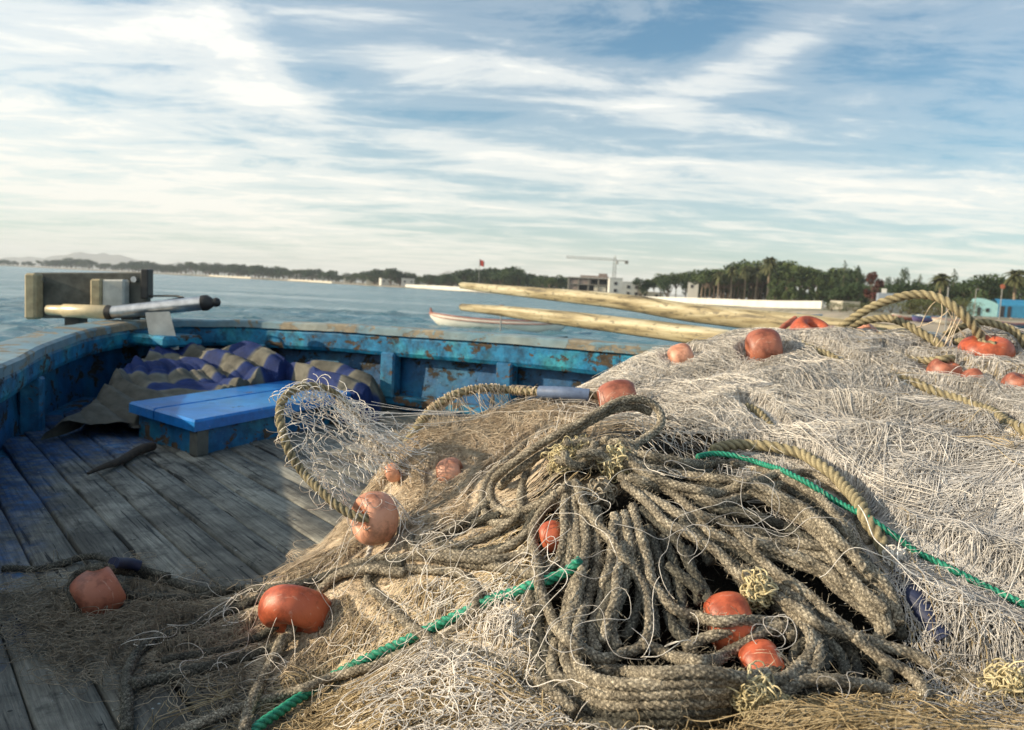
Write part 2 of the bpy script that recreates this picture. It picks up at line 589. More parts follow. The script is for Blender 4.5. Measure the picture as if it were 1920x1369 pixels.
tarp_mat()
plain('white_plate', (0.50, 0.49, 0.44), 0.6, 0.25, 14)
plain('old_wood_lit', (0.40, 0.33, 0.20), 0.8, 0.3, 25)  # pale copy of the old wood, sunlit tone put into its colour
plain('old_wood_dark', (0.10, 0.10, 0.085), 0.8, 0.5, 14)  # dark copy, shade on the rudder board's face put into its colour
plain('steel', (0.60, 0.60, 0.60), 0.33, 0.25, 30, metal=0.9)
plain('handle_wood', (0.62, 0.50, 0.30), 0.35, 0.15, 30)
plain('rubber_dark', (0.03, 0.028, 0.026), 0.5, 0.3, 30)
plain('sleeve_blue', (0.13, 0.18, 0.29), 0.55, 0.25, 60)
plain('sleeve_navy', (0.014, 0.022, 0.065), 0.6, 0.3, 60)
plain('stick_wood', (0.045, 0.032, 0.022), 0.85, 0.4, 60)
plain('white_wall', (0.66, 0.64, 0.58), 0.9, 0.10, 0.3, bs=0.02)
plain('cream_wall', (0.62, 0.57, 0.47), 0.9, 0.15, 0.5, bs=0.02)
plain('dark_opening', (0.035, 0.035, 0.04), 0.6, 0.3, 1)
plain('concrete', (0.24, 0.22, 0.19), 0.9, 0.2, 0.7)
plain('brick_raw', (0.26, 0.20, 0.17), 0.9, 0.25, 1.2)
plain('roof_red', (0.36, 0.15, 0.09), 0.9, 0.2, 2)
plain('crane_paint', (0.15, 0.13, 0.10), 0.6, 0.1, 2)
plain('hut_blue', (0.04, 0.24, 0.42), 0.5, 0.15, 1.5)
plain('hut_pale', (0.40, 0.70, 0.70), 0.7, 0.12, 1.5)
plain('hut_grey', (0.26, 0.30, 0.36), 0.8, 0.12, 1.5)
plain('flag_red', (0.55, 0.05, 0.03), 0.8, 0.1, 3)
plain('sign_orange', (0.70, 0.20, 0.10), 0.6, 0.1, 3)
plain('boat_white', (0.80, 0.76, 0.66), 0.5, 0.1, 3)
plain('boat_blue', (0.05, 0.17, 0.30), 0.6, 0.2, 3)
plain('boat_red', (0.36, 0.13, 0.09), 0.6, 0.2, 3)
plain('boat_purple', (0.16, 0.13, 0.32), 0.6, 0.2, 3)
plain('boat_dark', (0.03, 0.035, 0.04), 0.7, 0.2, 3)
plain('buoy_brown', (0.20, 0.11, 0.08), 0.6, 0.2, 3)
plain('metal_post', (0.30, 0.29, 0.27), 0.6, 0.1, 3)
plain('bark', (0.14, 0.10, 0.07), 0.9, 0.3, 3)
plain('palm_bark', (0.27, 0.20, 0.14), 0.9, 0.3, 3)


def leafmat(name, a, b_):
    m, t, b = newmat(name)
    c = t.coord()
    at = t.new('ShaderNodeAttribute', attribute_name='tint')
    col = t.mix(at.outputs[2], a, b_)
    t.put(b.inputs['Base Color'], col)
    b.inputs['Roughness'].default_value = 0.7
    b.inputs['Specular IOR Level'].default_value = 0.25


leafmat('leaf_dark', (0.025, 0.045, 0.02), (0.06, 0.095, 0.035))
leafmat('leaf_mid', (0.04, 0.065, 0.022), (0.10, 0.135, 0.045))
leafmat('leaf_olive', (0.06, 0.075, 0.03), (0.14, 0.15, 0.06))
leafmat('leaf_red', (0.06, 0.02, 0.016), (0.13, 0.04, 0.03))
leafmat('leaf_palm', (0.05, 0.06, 0.025), (0.13, 0.13, 0.055))

# ------------------------------------------------------------------ pile surface
# points seen on the surface of the pile: (px, py, distance)
CP = [(1915, 636, 1.95), (1800, 668, 1.78), (1700, 640, 1.95), (1600, 640, 1.95), (1500, 640, 1.95), (1400, 640, 1.95), (1300, 662, 1.95), (1200, 690, 1.93), (1110, 732, 1.88),
      (1500, 700, 1.72), (1750, 705, 1.68), (1900, 715, 1.62), (1350, 720, 1.72), (1230, 740, 1.70),
      (1500, 780, 1.47), (1750, 780, 1.44), (1900, 780, 1.40), (1300, 800, 1.45), (1150, 800, 1.42), (1060, 770, 1.58), (980, 775, 1.60), (900, 810, 1.54),
      (850, 880, 1.42), (770, 950, 1.36), (700, 1015, 1.33), (740, 860, 1.55), (920, 900, 1.34), (1000, 860, 1.30),
      (1130, 870, 1.15), (1070, 850, 1.20), (1200, 860, 1.17), (1130, 800, 1.30), (1300, 880, 1.18), (1500, 900, 1.16), (1700, 880, 1.18), (1900, 880, 1.14),
      (1500, 1000, 1.02), (1700, 1000, 1.02), (1900, 1000, .99), (1300, 1000, 1.00), (1100, 1000, 1.03), (950, 1000, 1.14), (850, 1060, 1.13),
      (1100, 1150, .91), (1300, 1150, .895), (1500, 1150, .885), (1750, 1150, .875), (1900, 1150, .86),
      (1300, 1290, .80), (1100, 1300, .82), (1500, 1345, .73), (1300, 1369, .735), (1700, 1345, .735), (1880, 1320, .755), (1100, 1369, .77),
      (900, 1150, .99), (900, 1290, .84), (750, 1150, 1.08), (720, 1290, .92), (600, 1330, 1.01), (560, 1200, 1.15), (400, 1150, 1.26), (640, 1090, 1.2), (500, 1120, 1.24)]
cps = np.array([P(*c) for c in CP])
# what lies behind the crest, beyond the frame and round the skirt of the pile
D = DECK
EX = [(.15, 2.35, D), (.6, 2.5, D + .10), (1.1, 2.45, D + .22), (1.6, 2.2, D + .25), (2.1, 1.7, D + .20), (2.3, 1.2, D + .1), (2.0, .6, D + .08), (1.5, .3, D + .10), (1.0, .25, D + .12), (.5, .25, D + .10),
      (.1, .3, D + .05), (-.25, .5, D), (-.5, .8, D), (-.62, 1.1, D), (-.70, 1.5, D - .02), (-.55, 1.9, D - .03), (-.25, 2.1, D - .02), (-.05, 2.3, D - .02), (.6, 2.2, D + .28), (1.1, 2.2, D + .34), (.2, 2.15, D + .16),
      (1.3, 1.5, D + .36), (1.45, 1.1, D + .28), (1.2, .8, D + .20), (1.9, 1.5, D + .26), (-.45, 1.62, D - .01), (-.3, 1.9, D + .0), (.7, .42, D + .2), (.3, .45, D + .2), (-.42, 1.72, D - .03), (-.37, 1.60, D - .015), (-.41, 1.48, D - .012), (-.53, 1.36, D - .01), (-1.0, 1.6, D - .03), (-1.0, 1.0, D - .03), (2.5, 2.2, D), (-.2, 3.0, D - .05), (1.2, 3.0, D)]
cps = np.vstack([cps, np.array(EX)])


def rbf_fit(pts, vals, lam=2e-3, c=0.12):
    d = np.sqrt(((pts[:, None] - pts[None]) ** 2).sum(-1) + c * c)
    n = len(pts)
    A = np.zeros((n + 3, n + 3))
    A[:n, :n] = -d + lam * np.eye(n)
    A[:n, n] = 1; A[:n, n + 1:] = pts; A[n, :n] = 1; A[n + 1:, :n] = pts.T
    w = np.linalg.solve(A, np.concatenate([vals, [0, 0, 0]]))
    return (pts, w, c)


def rbf_eval(m, q):
    pts, w, c = m
    out = np.empty(len(q))
    for i in range(0, len(q), 20000):
        s = q[i:i + 20000]
        d = np.sqrt(((s[:, None] - pts[None]) ** 2).sum(-1) + c * c)
        out[i:i + 20000] = -d @ w[:len(pts)] + w[len(pts)] + s @ w[len(pts) + 1:]
    return out


GX0, GX1, GY0, GY1, GS = -2.0, 2.7, 0.1, 3.1, 0.005
gx = np.arange(GX0, GX1, GS); gy = np.arange(GY0, GY1, GS)
NX, NY = len(gx), len(gy)
coarse = 4
cx, cy = gx[::coarse], gy[::coarse]
XX, YY = np.meshgrid(cx, cy)
rb = rbf_fit(cps[:, :2], cps[:, 2])
Hc = rbf_eval(rb, np.stack([XX.ravel(), YY.ravel()], 1)).reshape(XX.shape)


def upsample(A, f, nx, ny):
    yi = np.clip(np.arange(ny) / f, 0, A.shape[0] - 1.001); xi = np.clip(np.arange(nx) / f, 0, A.shape[1] - 1.001)
    y0 = yi.astype(int); x0 = xi.astype(int); fy = (yi - y0)[:, None]; fx = (xi - x0)[None]
    return (A[y0][:, x0] * (1 - fy) * (1 - fx) + A[y0 + 1][:, x0] * fy * (1 - fx) + A[y0][:, x0 + 1] * (1 - fy) * fx + A[y0 + 1][:, x0 + 1] * fy * fx)


def vnoise(x, y, s, seed=0, octs=3):
    """value noise"""
    out = 0; amp = 1; tot = 0
    for o in range(octs):
        r = np.random.default_rng(seed + o).random((257, 257))
        u = (x * s) % 256; v = (y * s) % 256
        i = np.floor(u).astype(int); j = np.floor(v).astype(int)
        fu = u - i; fv = v - j
        fu = fu * fu * (3 - 2 * fu); fv = fv * fv * (3 - 2 * fv)
        out = out + amp * (r[j, i] * (1 - fu) * (1 - fv) + r[j, i + 1] * fu * (1 - fv) + r[j + 1, i] * (1 - fu) * fv + r[j + 1, i + 1] * fu * fv - .5)
        tot += amp; amp *= .5; s *= 2.03
    return out / tot


Hs = upsample(Hc, coarse, NX, NY)           # smooth pile
FX, FY = np.meshgrid(gx, gy)
fa, fb = FX * .80 - FY * .60, FX * .60 + FY * .80
wrp = .10 * vnoise(FX + 3, FY + 6, 2.2, 21, 1)
fold = 1 - np.minimum(1, np.abs(vnoise(np.abs(fa * .8 + 6), np.abs(fb * 3.0 + wrp * 3 + 6), 2.4, 23, 2)) * 4.5)
lump = 0.040 * (fold - .4) * np.clip((FX - .15) / .25, 0, 1) * np.clip((1.82 - FY) / .2, 0, 1) + 0.030 * vnoise(FX + 5, FY + 5, 9, 1, 3) + 0.014 * vnoise(FX + 5, FY + 5, 34, 7, 2)
above = np.clip((Hs - (DECK + .01)) / .06, 0, 1)
Hs = Hs + lump * above
# nothing of the pile passes through the far rail
H = np.maximum(Hs, DECK)


def samp(A, x, y):
    u = np.clip((x - GX0) / GS, 0, NX - 1.001); v = np.clip((y - GY0) / GS, 0, NY - 1.001)
    i = u.astype(int); j = v.astype(int); fu = u - i; fv = v - j
    return A[j, i] * (1 - fu) * (1 - fv) + A[j, i + 1] * fu * (1 - fv) + A[j + 1, i] * (1 - fu) * fv + A[j + 1, i + 1] * fu * fv


TS = np.arange(0.35, 3.6, 0.006)


def hit(px, py, A=None, lift=0.0):
    """first hit of the view ray with the height field (+lift); gives the parameter t"""
    A = H if A is None else A
    px = np.atleast_1d(np.asarray(px, float)); py = np.atleast_1d(np.asarray(py, float))
    d = ray(px, py); d = d / np.linalg.norm(d, axis=-1, keepdims=True)
    pts = C0 + d[:, None] * TS[None, :, None]
    h = samp(A, pts[..., 0], pts[..., 1]) + lift
    below = pts[..., 2] <= h
    below[:, -1] = True
    k = below.argmax(1); k = np.maximum(k, 1)
    z1 = np.take_along_axis(pts[..., 2] - h, k[:, None], 1)[:, 0]
    z0 = np.take_along_axis(pts[..., 2] - h, (k - 1)[:, None], 1)[:, 0]
    f = np.where(np.abs(z0 - z1) > 1e-9, z0 / (z0 - z1 + 1e-12), 0)
    tt = TS[k - 1] + np.clip(f, 0, 1) * (TS[1] - TS[0])
    return tt, d


def catmull(p, n_per=12, closed=False):
    p = np.asarray(p, float)
    q = np.vstack([2 * p[0] - p[1], p, 2 * p[-1] - p[-2]])
    out = []
    for i in range(1, len(q) - 2):
        t = np.linspace(0, 1, n_per, endpoint=False)[:, None]
        a, b, c, d = q[i - 1], q[i], q[i + 1], q[i + 2]
        out.append(.5 * ((2 * b) + (-a + c) * t + (2 * a - 5 * b + 4 * c - d) * t ** 2 + (-a + 3 * b - 3 * c + d) * t ** 3))
    out.append(p[-1:])
    return np.vstack(out)


def smooth1(a, k):
    if k < 1: return a
    w = np.hanning(2 * k + 3)[1:-1]; w /= w.sum()
    pad = np.concatenate([np.full((k,) + a.shape[1:], a[0]), a, np.full((k,) + a.shape[1:], a[-1])])
    if a.ndim == 1:
        return np.convolve(pad, w, 'valid')
    return np.stack([np.convolve(pad[:, i], w, 'valid') for i in range(a.shape[1])], 1)


def resample(p, ds):
    seg = np.linalg.norm(np.diff(p, axis=0), axis=1)
    s = np.concatenate([[0], np.cumsum(seg)])
    n = max(3, int(s[-1] / ds) + 1)
    q = np.linspace(0, s[-1], n)
    return np.stack([np.interp(q, s, p[:, i]) for i in range(3)], 1), q


HR = H.copy()      # running height: pile plus every rope laid so far


def raster(path, r):
    k = int(r / GS) + 1
    for p in path[::2]:
        i = int((p[0] - GX0) / GS); j = int((p[1] - GY0) / GS)
        if i < k or j < k or i >= NX - k - 1 or j >= NY - k - 1: continue
        sx_ = gx[i - k:i + k + 1] - p[0]; sy_ = gy[j - k:j + k + 1] - p[1]
        d2 = sy_[:, None] ** 2 + sx_[None] ** 2
        top = p[2] + np.sqrt(np.clip(r * r - d2, 0, None))
        sub = HR[j - k:j + k + 1, i - k:i + k + 1]
        np.maximum(sub, np.where(d2 < r * r, top, -9), out=sub)


def lay(pts, r, lift=0.0, jit=1.0, smooth=5, record=True):
    """a rope laid over the pile and over the ropes before it, through the given picture points"""
    p2 = catmull(np.array(pts, float)[:, :2], 10)
    seg = np.linalg.norm(np.diff(p2, axis=0), axis=1); s = np.concatenate([[0], np.cumsum(seg)])
    n = max(6, int(s[-1] / 7))
    q = np.linspace(0, s[-1], n)
    p2 = np.stack([np.interp(q, s, p2[:, 0]), np.interp(q, s, p2[:, 1])], 1)
    if jit:
        ph = rng.random(4) * 9
        p2[:, 0] += jit * (1.6 * np.sin(q / 31 + ph[0]) + 1.0 * np.sin(q / 13 + ph[1]))
        p2[:, 1] += jit * (1.6 * np.sin(q / 27 + ph[2]) + 1.0 * np.sin(q / 11 + ph[3]))
    tt, d = hit(p2[:, 0], p2[:, 1], HR, r * .86 + lift)
    tt = np.minimum(smooth1(tt, smooth), smooth1(tt, smooth * 3) + .02)
    path = C0 + d * tt[:, None]
    path, _ = resample(smooth1(path, 1), 0.004)
    tg = np.gradient(path, axis=0); tg /= np.linalg.norm(tg[:, :2], axis=1, keepdims=True) + 1e-9
    for _ in range(1):
        need = np.full(len(path), -9.0)
        for o_ in (-.9, -.6, -.3, 0, .3, .6, .9):
            need = np.maximum(need, samp(HR, path[:, 0] - tg[:, 1] * o_ * r, path[:, 1] + tg[:, 0] * o_ * r) + r * math.sqrt(1 - o_ * o_) * .60)
        path[:, 2] += smooth1(np.clip(smooth1(np.maximum(need - path[:, 2], 0), 4), 0, .0045), 5)
    path[:, 2] = smooth1(path[:, 2], 3)
    if record:
        raster(path, r)
    return path


def frames(path):
    t = np.gradient(path, axis=0); t /= np.linalg.norm(t, axis=1, keepdims=True) + 1e-12
    a = np.empty_like(path)
    up = np.array([0.3, 0.1, 1.0]); v = np.cross(t[0], up); v /= np.linalg.norm(v)
    for i in range(len(path)):
        v = v - t[i] * np.dot(v, t[i]); v /= np.linalg.norm(v) + 1e-12
        a[i] = v
    return t, a, np.cross(t, a)


def rope_geo(path, r, style='braid', n=24, ds=None):
    ds = ds or r * (.22 if style == 'braid' else .26)
    path, s = resample(path, ds)
    t, a, b = frames(path)
    th = np.arange(n) / n * 2 * np.pi
    TH, S = np.meshgrid(th, s)
    if style == 'laid':
        k = 2 * np.pi / (r * 5.2)
        lob = np.abs(np.cos(1.5 * (TH - k * S / 1.0)))
        rad = r * (0.66 + 0.38 * lob ** .8)
    else:
        k = 2 * np.pi / (r * 9.0)
        kk = np.pi / (1.5 * r)
        bra = np.abs(np.sin(3 * TH + kk * S)) * np.abs(np.sin(3 * TH - kk * S))
        bra = bra ** .6
        rad = r * (0.82 + 0.22 * bra)
        if ds < .0012: pass
    rad = rad * (1 + 0.02 * rng.standard_normal(rad.shape) * (1 if style == 'braid' else .35))
    sl_ = np.interp(s, np.linspace(0, s[-1] + 1e-6, max(2, int(s[-1] / .05) + 2)), 1 + .10 * (rng.random(max(2, int(s[-1] / .05) + 2)) - .5))
    rad *= sl_[:, None]
    rad[0] *= .75; rad[-1] *= .75
    V = path[:, None] + a[:, None] * (np.cos(TH) * rad)[..., None] + b[:, None] * (np.sin(TH) * rad)[..., None]
    m = len(s)
    idx = np.arange(m * n).reshape(m, n)
    F = np.stack([idx[:-1], np.roll(idx[:-1], -1, 1), np.roll(idx[1:], -1, 1), idx[1:]], -1).reshape(-1, 4)
    V = V.reshape(-1, 3)
    # end caps as quad fans
    for row, rev in ((idx[0], True), (idx[-1], False)):
        c = len(V); V = np.vstack([V, V[row].mean(0)])
        q = np.stack([np.full(n // 2, c), row[0::2], row[1::2], np.roll(row, -2)[0::2]], -1)
        F = np.vstack([F, q[:, ::-1] if rev else q])
    tint = np.repeat(np.interp(s, np.linspace(0, s[-1] + 1e-6, max(2, int(s[-1] / .08) + 2)), .5 + .35 * (rng.random(max(2, int(s[-1] / .08) + 2)) - .5)), n)
    grv = bra if style == 'braid' else lob          # tint goes darker in the grooves between the strands
    tint = np.clip(tint + 1.0 * (grv.ravel() - .6), 0, 1.3)
    tint = np.concatenate([tint, [.3, .3]])
    return V, F, tint


def fuzz(path, r, dens=900, ln=.007):
    """short loose fibres standing off a worn rope"""
    p, s = resample(path, .004)
    m = int(s[-1] * dens)
    t, a, b = frames(p)
    i = rng.integers(0, len(p), m); th = rng.random(m) * 6.283
    nrm = a[i] * np.cos(th)[:, None] + b[i] * np.sin(th)[:, None]
    st = p[i] + nrm * r * .9
    L = ln * (.4 + rng.random(m))[:, None]
    dr = nrm * .8 + t[i] * rng.standard_normal((m, 1)) * .8 + rng.standard_normal((m, 3)) * .35
    q = np.stack([st, st + dr * L * .5, st + dr * L + rng.standard_normal((m, 3)) * .0012], 1)
    return q


def tubes(Q, rad, tint=None, k=3, taper=False):
    """Q (T,N,3) -> mesh arrays"""
    T, N, _ = Q.shape
    t = np.gradient(Q, axis=1); t /= np.linalg.norm(t, axis=2, keepdims=True) + 1e-12
    ref = np.array([0.23, -0.31, 0.92])
    a = np.cross(t, ref); a /= np.linalg.norm(a, axis=2, keepdims=True) + 1e-9
    b = np.cross(t, a)
    th = np.arange(k) / k * 2 * np.pi
    rad = np.broadcast_to(np.asarray(rad, float).reshape(-1, 1, 1, 1) if np.ndim(rad) else np.float64(rad), (T, N, k, 1))
    V = Q[:, :, None] + rad * (a[:, :, None] * np.cos(th)[None, None, :, None] + b[:, :, None] * np.sin(th)[None, None, :, None])
    idx = np.arange(T * N * k).reshape(T, N, k)
    F = np.stack([idx[:, :-1], np.roll(idx[:, :-1], -1, 2), np.roll(idx[:, 1:], -1, 2), idx[:, 1:]], -1).reshape(-1, 4)
    tint = np.zeros(T) + .5 if tint is None else tint
    return V.reshape(-1, 3), F, np.repeat(tint, N * k)


def join(parts):
    Vs, Fs, Ts = [], [], []; o = 0
    for V, F, T in parts:
        Vs.append(V); Fs.append(F + o); Ts.append(T); o += len(V)
    return np.vstack(Vs), np.vstack(Fs), np.concatenate(Ts)


# ================================================================== THE SETTING
def water():
    m, t, b = newmat('water')
    c = t.coord()
    w1 = t.noise(t.mapping(c, scale=(1.0, 1.6, 1), rot=(0, 0, R(20))), 2.3, 7, 0.66, 0.6)
    w2 = t.noise(t.mapping(c, scale=(1.0, 2.2, 1), rot=(0, 0, R(-15))), 0.35, 6, 0.6, 0.4)
    b.inputs['Base Color'].default_value = (0.11, 0.24, 0.29, 1)
    b.inputs['Roughness'].default_value = 0.12
    b.inputs['IOR'].default_value = 1.33
    bump(t, b, t.m('ADD', w1, t.m('MULTIPLY', w2, 2.5)), 1.0, 0.5)
    gust = t.ramp(t.noise(t.mapping(c, scale=(.35, 1.6, 1), rot=(0, 0, R(8))), 0.06, 6, 0.65, 0.5), (0.40, 0.25), (0.62, 1.0))
    t.put([n_ for n_ in t.n if n_.type == 'BUMP'][0].inputs['Strength'], gust)
    t.put(b.inputs['Roughness'], t.m('ADD', 0.06, t.m('MULTIPLY', gust, 0.22)))
    # rings round the camera, finer near it
    rs = np.concatenate([np.linspace(0.0, 3, 4), np.arange(3.4, 46, .22), np.geomspace(47, 9000, 110)])
    na = 420
    th = np.linspace(0, 2 * np.pi, na, endpoint=False)
    RR, TT = np.meshgrid(rs, th, indexing='ij')
    X = RR * np.sin(TT); Y = RR * np.cos(TT)
    amp = np.clip((RR - 3) / 4, 0, 1) * np.exp(-(RR / 120) ** 2)
    Z = 0 * X
    r9 = np.random.default_rng(9)
    for i in range(16):
        L = r9.uniform(1.2, 4.5); a_ = r9.normal(.5, .6); k_ = 6.283 / L
        s_ = np.sin(k_ * (X * math.cos(a_) + Y * math.sin(a_)) + r9.random() * 6.28 + 1.2 * np.sin(X * .11 + i) + np.sin(Y * .13 + 2 * i))
        Z += (1 - np.abs(s_)) ** 1.3 * .018 * L ** .8 - .006
    Z *= amp
    V = np.stack([X, Y, Z], -1).reshape(-1, 3)
    idx = np.arange(len(rs) * na).reshape(len(rs), na)
    F = np.stack([idx[:-1], idx[1:], np.roll(idx[1:], -1, 1), np.roll(idx[:-1], -1, 1)], -1).reshape(-1, 4)
    o = mesh_np('water', V, F, m)
    tag(o, 'blue rippled sea water of the bay', kind='structure')


water()

# shoreline: picture column -> distance
SH = np.array([(-900, 1700), (-300, 1500), (0, 1300), (300, 1000), (560, 700), (740, 530), (940, 370), (1060, 300), (1200, 262), (1330, 215), (1450, 168), (1530, 118), (1600, 84), (1700, 64), (1920, 52), (2300, 46), (3200, 42), (5200, 45)], float)


def shore(px):
    return np.interp(px, SH[:, 0], SH[:, 1])


def land_z(px, Y):
    s = shore(px)
    return np.interp(Y - s, [-8, 0, 10, 60, 400, 4000], [-1.0, 0.0, .55, 1.15, 1.3, 3])


def land():
    m, t, b = newmat('sand')
    c = t.coord()
    n = t.noise(c, 0.25, 8, 0.65)
    n2 = t.noise(c, 0.02, 5, 0.6)
    col = t.ramp(n, (0.35, (0.30, 0.25, 0.18)), (0.55, (0.42, 0.35, 0.26)), (0.7, (0.36, 0.33, 0.22)))
    col = t.mix(t.ramp(n2, (0.52, 0.0), (0.6, 1.0)), col, (0.10, 0.11, 0.05))
    t.put(b.inputs['Base Color'], col)
    b.inputs['Roughness'].default_value = 0.95
    pxs = np.concatenate([np.arange(-900, 2300, 40), np.geomspace(2300, 5200, 14)])
    off = np.array([-8, 0, 4, 10, 25, 60, 150, 400, 1200, 4000, 9000], float)
    V = []
    for p in pxs:
        s = shore(p) * (1 + .012 * math.sin(p / 31) + .008 * math.sin(p / 13))
        for o_ in off:
            g = G(p, s + o_)
            V.append((g.x, g.y, float(land_z(p, shore(p) + o_))))
    n, k = len(pxs), len(off)
    idx = np.arange(n * k).reshape(n, k)
    F = np.stack([idx[:-1, :-1], idx[1:, :-1], idx[1:, 1:], idx[:-1, 1:]], -1).reshape(-1, 4)
    o = mesh_np('beach', V, F, m)
    tag(o, 'pale sandy shore curving round the bay', kind='structure')


land()


def hills():
    m, t, b = newmat('hill')
    c = t.coord()
    t.put(b.inputs['Base Color'], t.ramp(t.noise(c, 0.006, 6, 0.6), (0.4, (0.07, 0.08, 0.06)), (0.6, (0.13, 0.13, 0.10))))
    b.inputs['Roughness'].default_value = 1.0
    prof = np.array([(-1500, 40), (-900, 20), (-400, 32), (-200, 12), (-60, 6), (20, 14), (90, 20), (130, 27), (170, 34), (215, 32), (260, 22), (300, 18), (350, 22), (400, 20), (440, 12), (520, 8), (600, 7), (680, 10), (720, 19), (745, 24), (780, 13), (800, 19), (830, 31), (850, 32), (880, 24), (920, 13), (980, 12),
                     (1020, 20), (1045, 28), (1075, 26), (1110, 12), (1200, 8), (1400, 10), (1550, 22), (1640, 34), (1720, 42), (1800, 38), (1920, 36), (2200, 30), (2600, 44), (3400, 20)], float)
    Y0 = 5200.0
    V = []
    pxs = np.arange(-1500, 3400, 14)
    depth = [0, 160, 340, 520, 720, 1000, 1400]
    shape = [0, .35, .72, 1.0, .86, .5, 0]
    r2 = np.random.default_rng(4)
    for p in pxs:
        h = np.interp(p, prof[:, 0], prof[:, 1]) / FPX * Y0 + 4
        h *= 1 + .06 * math.sin(p / 17) + .05 * math.sin(p / 7.3)
        for dd, sh in zip(depth, shape):
            g = G(p, Y0 + dd)
            V.append((g.x, g.y, 1.0 + h * sh * (1 + .10 * (r2.random() - .5))))
    n, k = len(pxs), len(depth)
    idx = np.arange(n * k).reshape(n, k)
    F = np.stack([idx[:-1, :-1], idx[1:, :-1], idx[1:, 1:], idx[:-1, 1:]], -1).reshape(-1, 4)
    o = mesh_np('hills', V, F, m)
    tag(o, 'low hazy hills along the horizon', kind='structure')


hills()


def haze():
    m = bpy.data.materials.new('haze')
    m.use_nodes = True
    t = NT(m.node_tree)
    t.n.remove(t.n['Principled BSDF'])
    v = t.new('ShaderNodeVolumePrincipled')
    v.inputs['Color'].default_value = (0.93, 0.96, 1.0, 1)
    v.inputs['Density'].default_value = 0.00016
    v.inputs['Anisotropy'].default_value = 0.0
    t.l.new(v.outputs[0], t.n['Material Output'].inputs['Volume'])
    m_ = MB()
    m_.box((0, 0, 98.5), (19000, 19000, 203))
    o = m_.build('haze', m)
    tag(o, 'thin sea haze over the whole bay', kind='stuff')


haze()

# ---------------------------------------------------------------- trees


def leaves(cent, rad, n, size, seed, up=0.0, squash=1.0):
    """leaf clusters over several lobes; cent (k,3), rad (k,3)"""
    r = np.random.default_rng(seed)
    k = len(cent)
    w = rad.prod(1) ** (2 / 3); w /= w.sum()
    ci = r.choice(k, n, p=w)
    d = r.standard_normal((n, 3)); d /= np.linalg.norm(d, axis=1, keepdims=True)
    rr = (0.55 + 0.5 * r.random(n))[:, None]
    p = cent[ci] + d * rr * rad[ci]
    a = r.standard_normal((n, 3)); a /= np.linalg.norm(a, axis=1, keepdims=True)
    b = np.cross(a, r.standard_normal((n, 3))); b /= np.linalg.norm(b, axis=1, keepdims=True)
    s = size * (0.5 + r.random(n))[:, None]
    V = np.stack([p - a * s - b * s * .6, p + a * s - b * s * .6, p + a * s * .6 + b * s, p - a * s * .6 + b * s * .7], 1).reshape(-1, 3)
    F = np.arange(n * 4).reshape(n, 4)
    lobe = r.random(k)
    T = np.repeat(np.clip(lobe[ci] * .7 + .3 * r.random(n), 0, 1), 4)
    return V, F, T


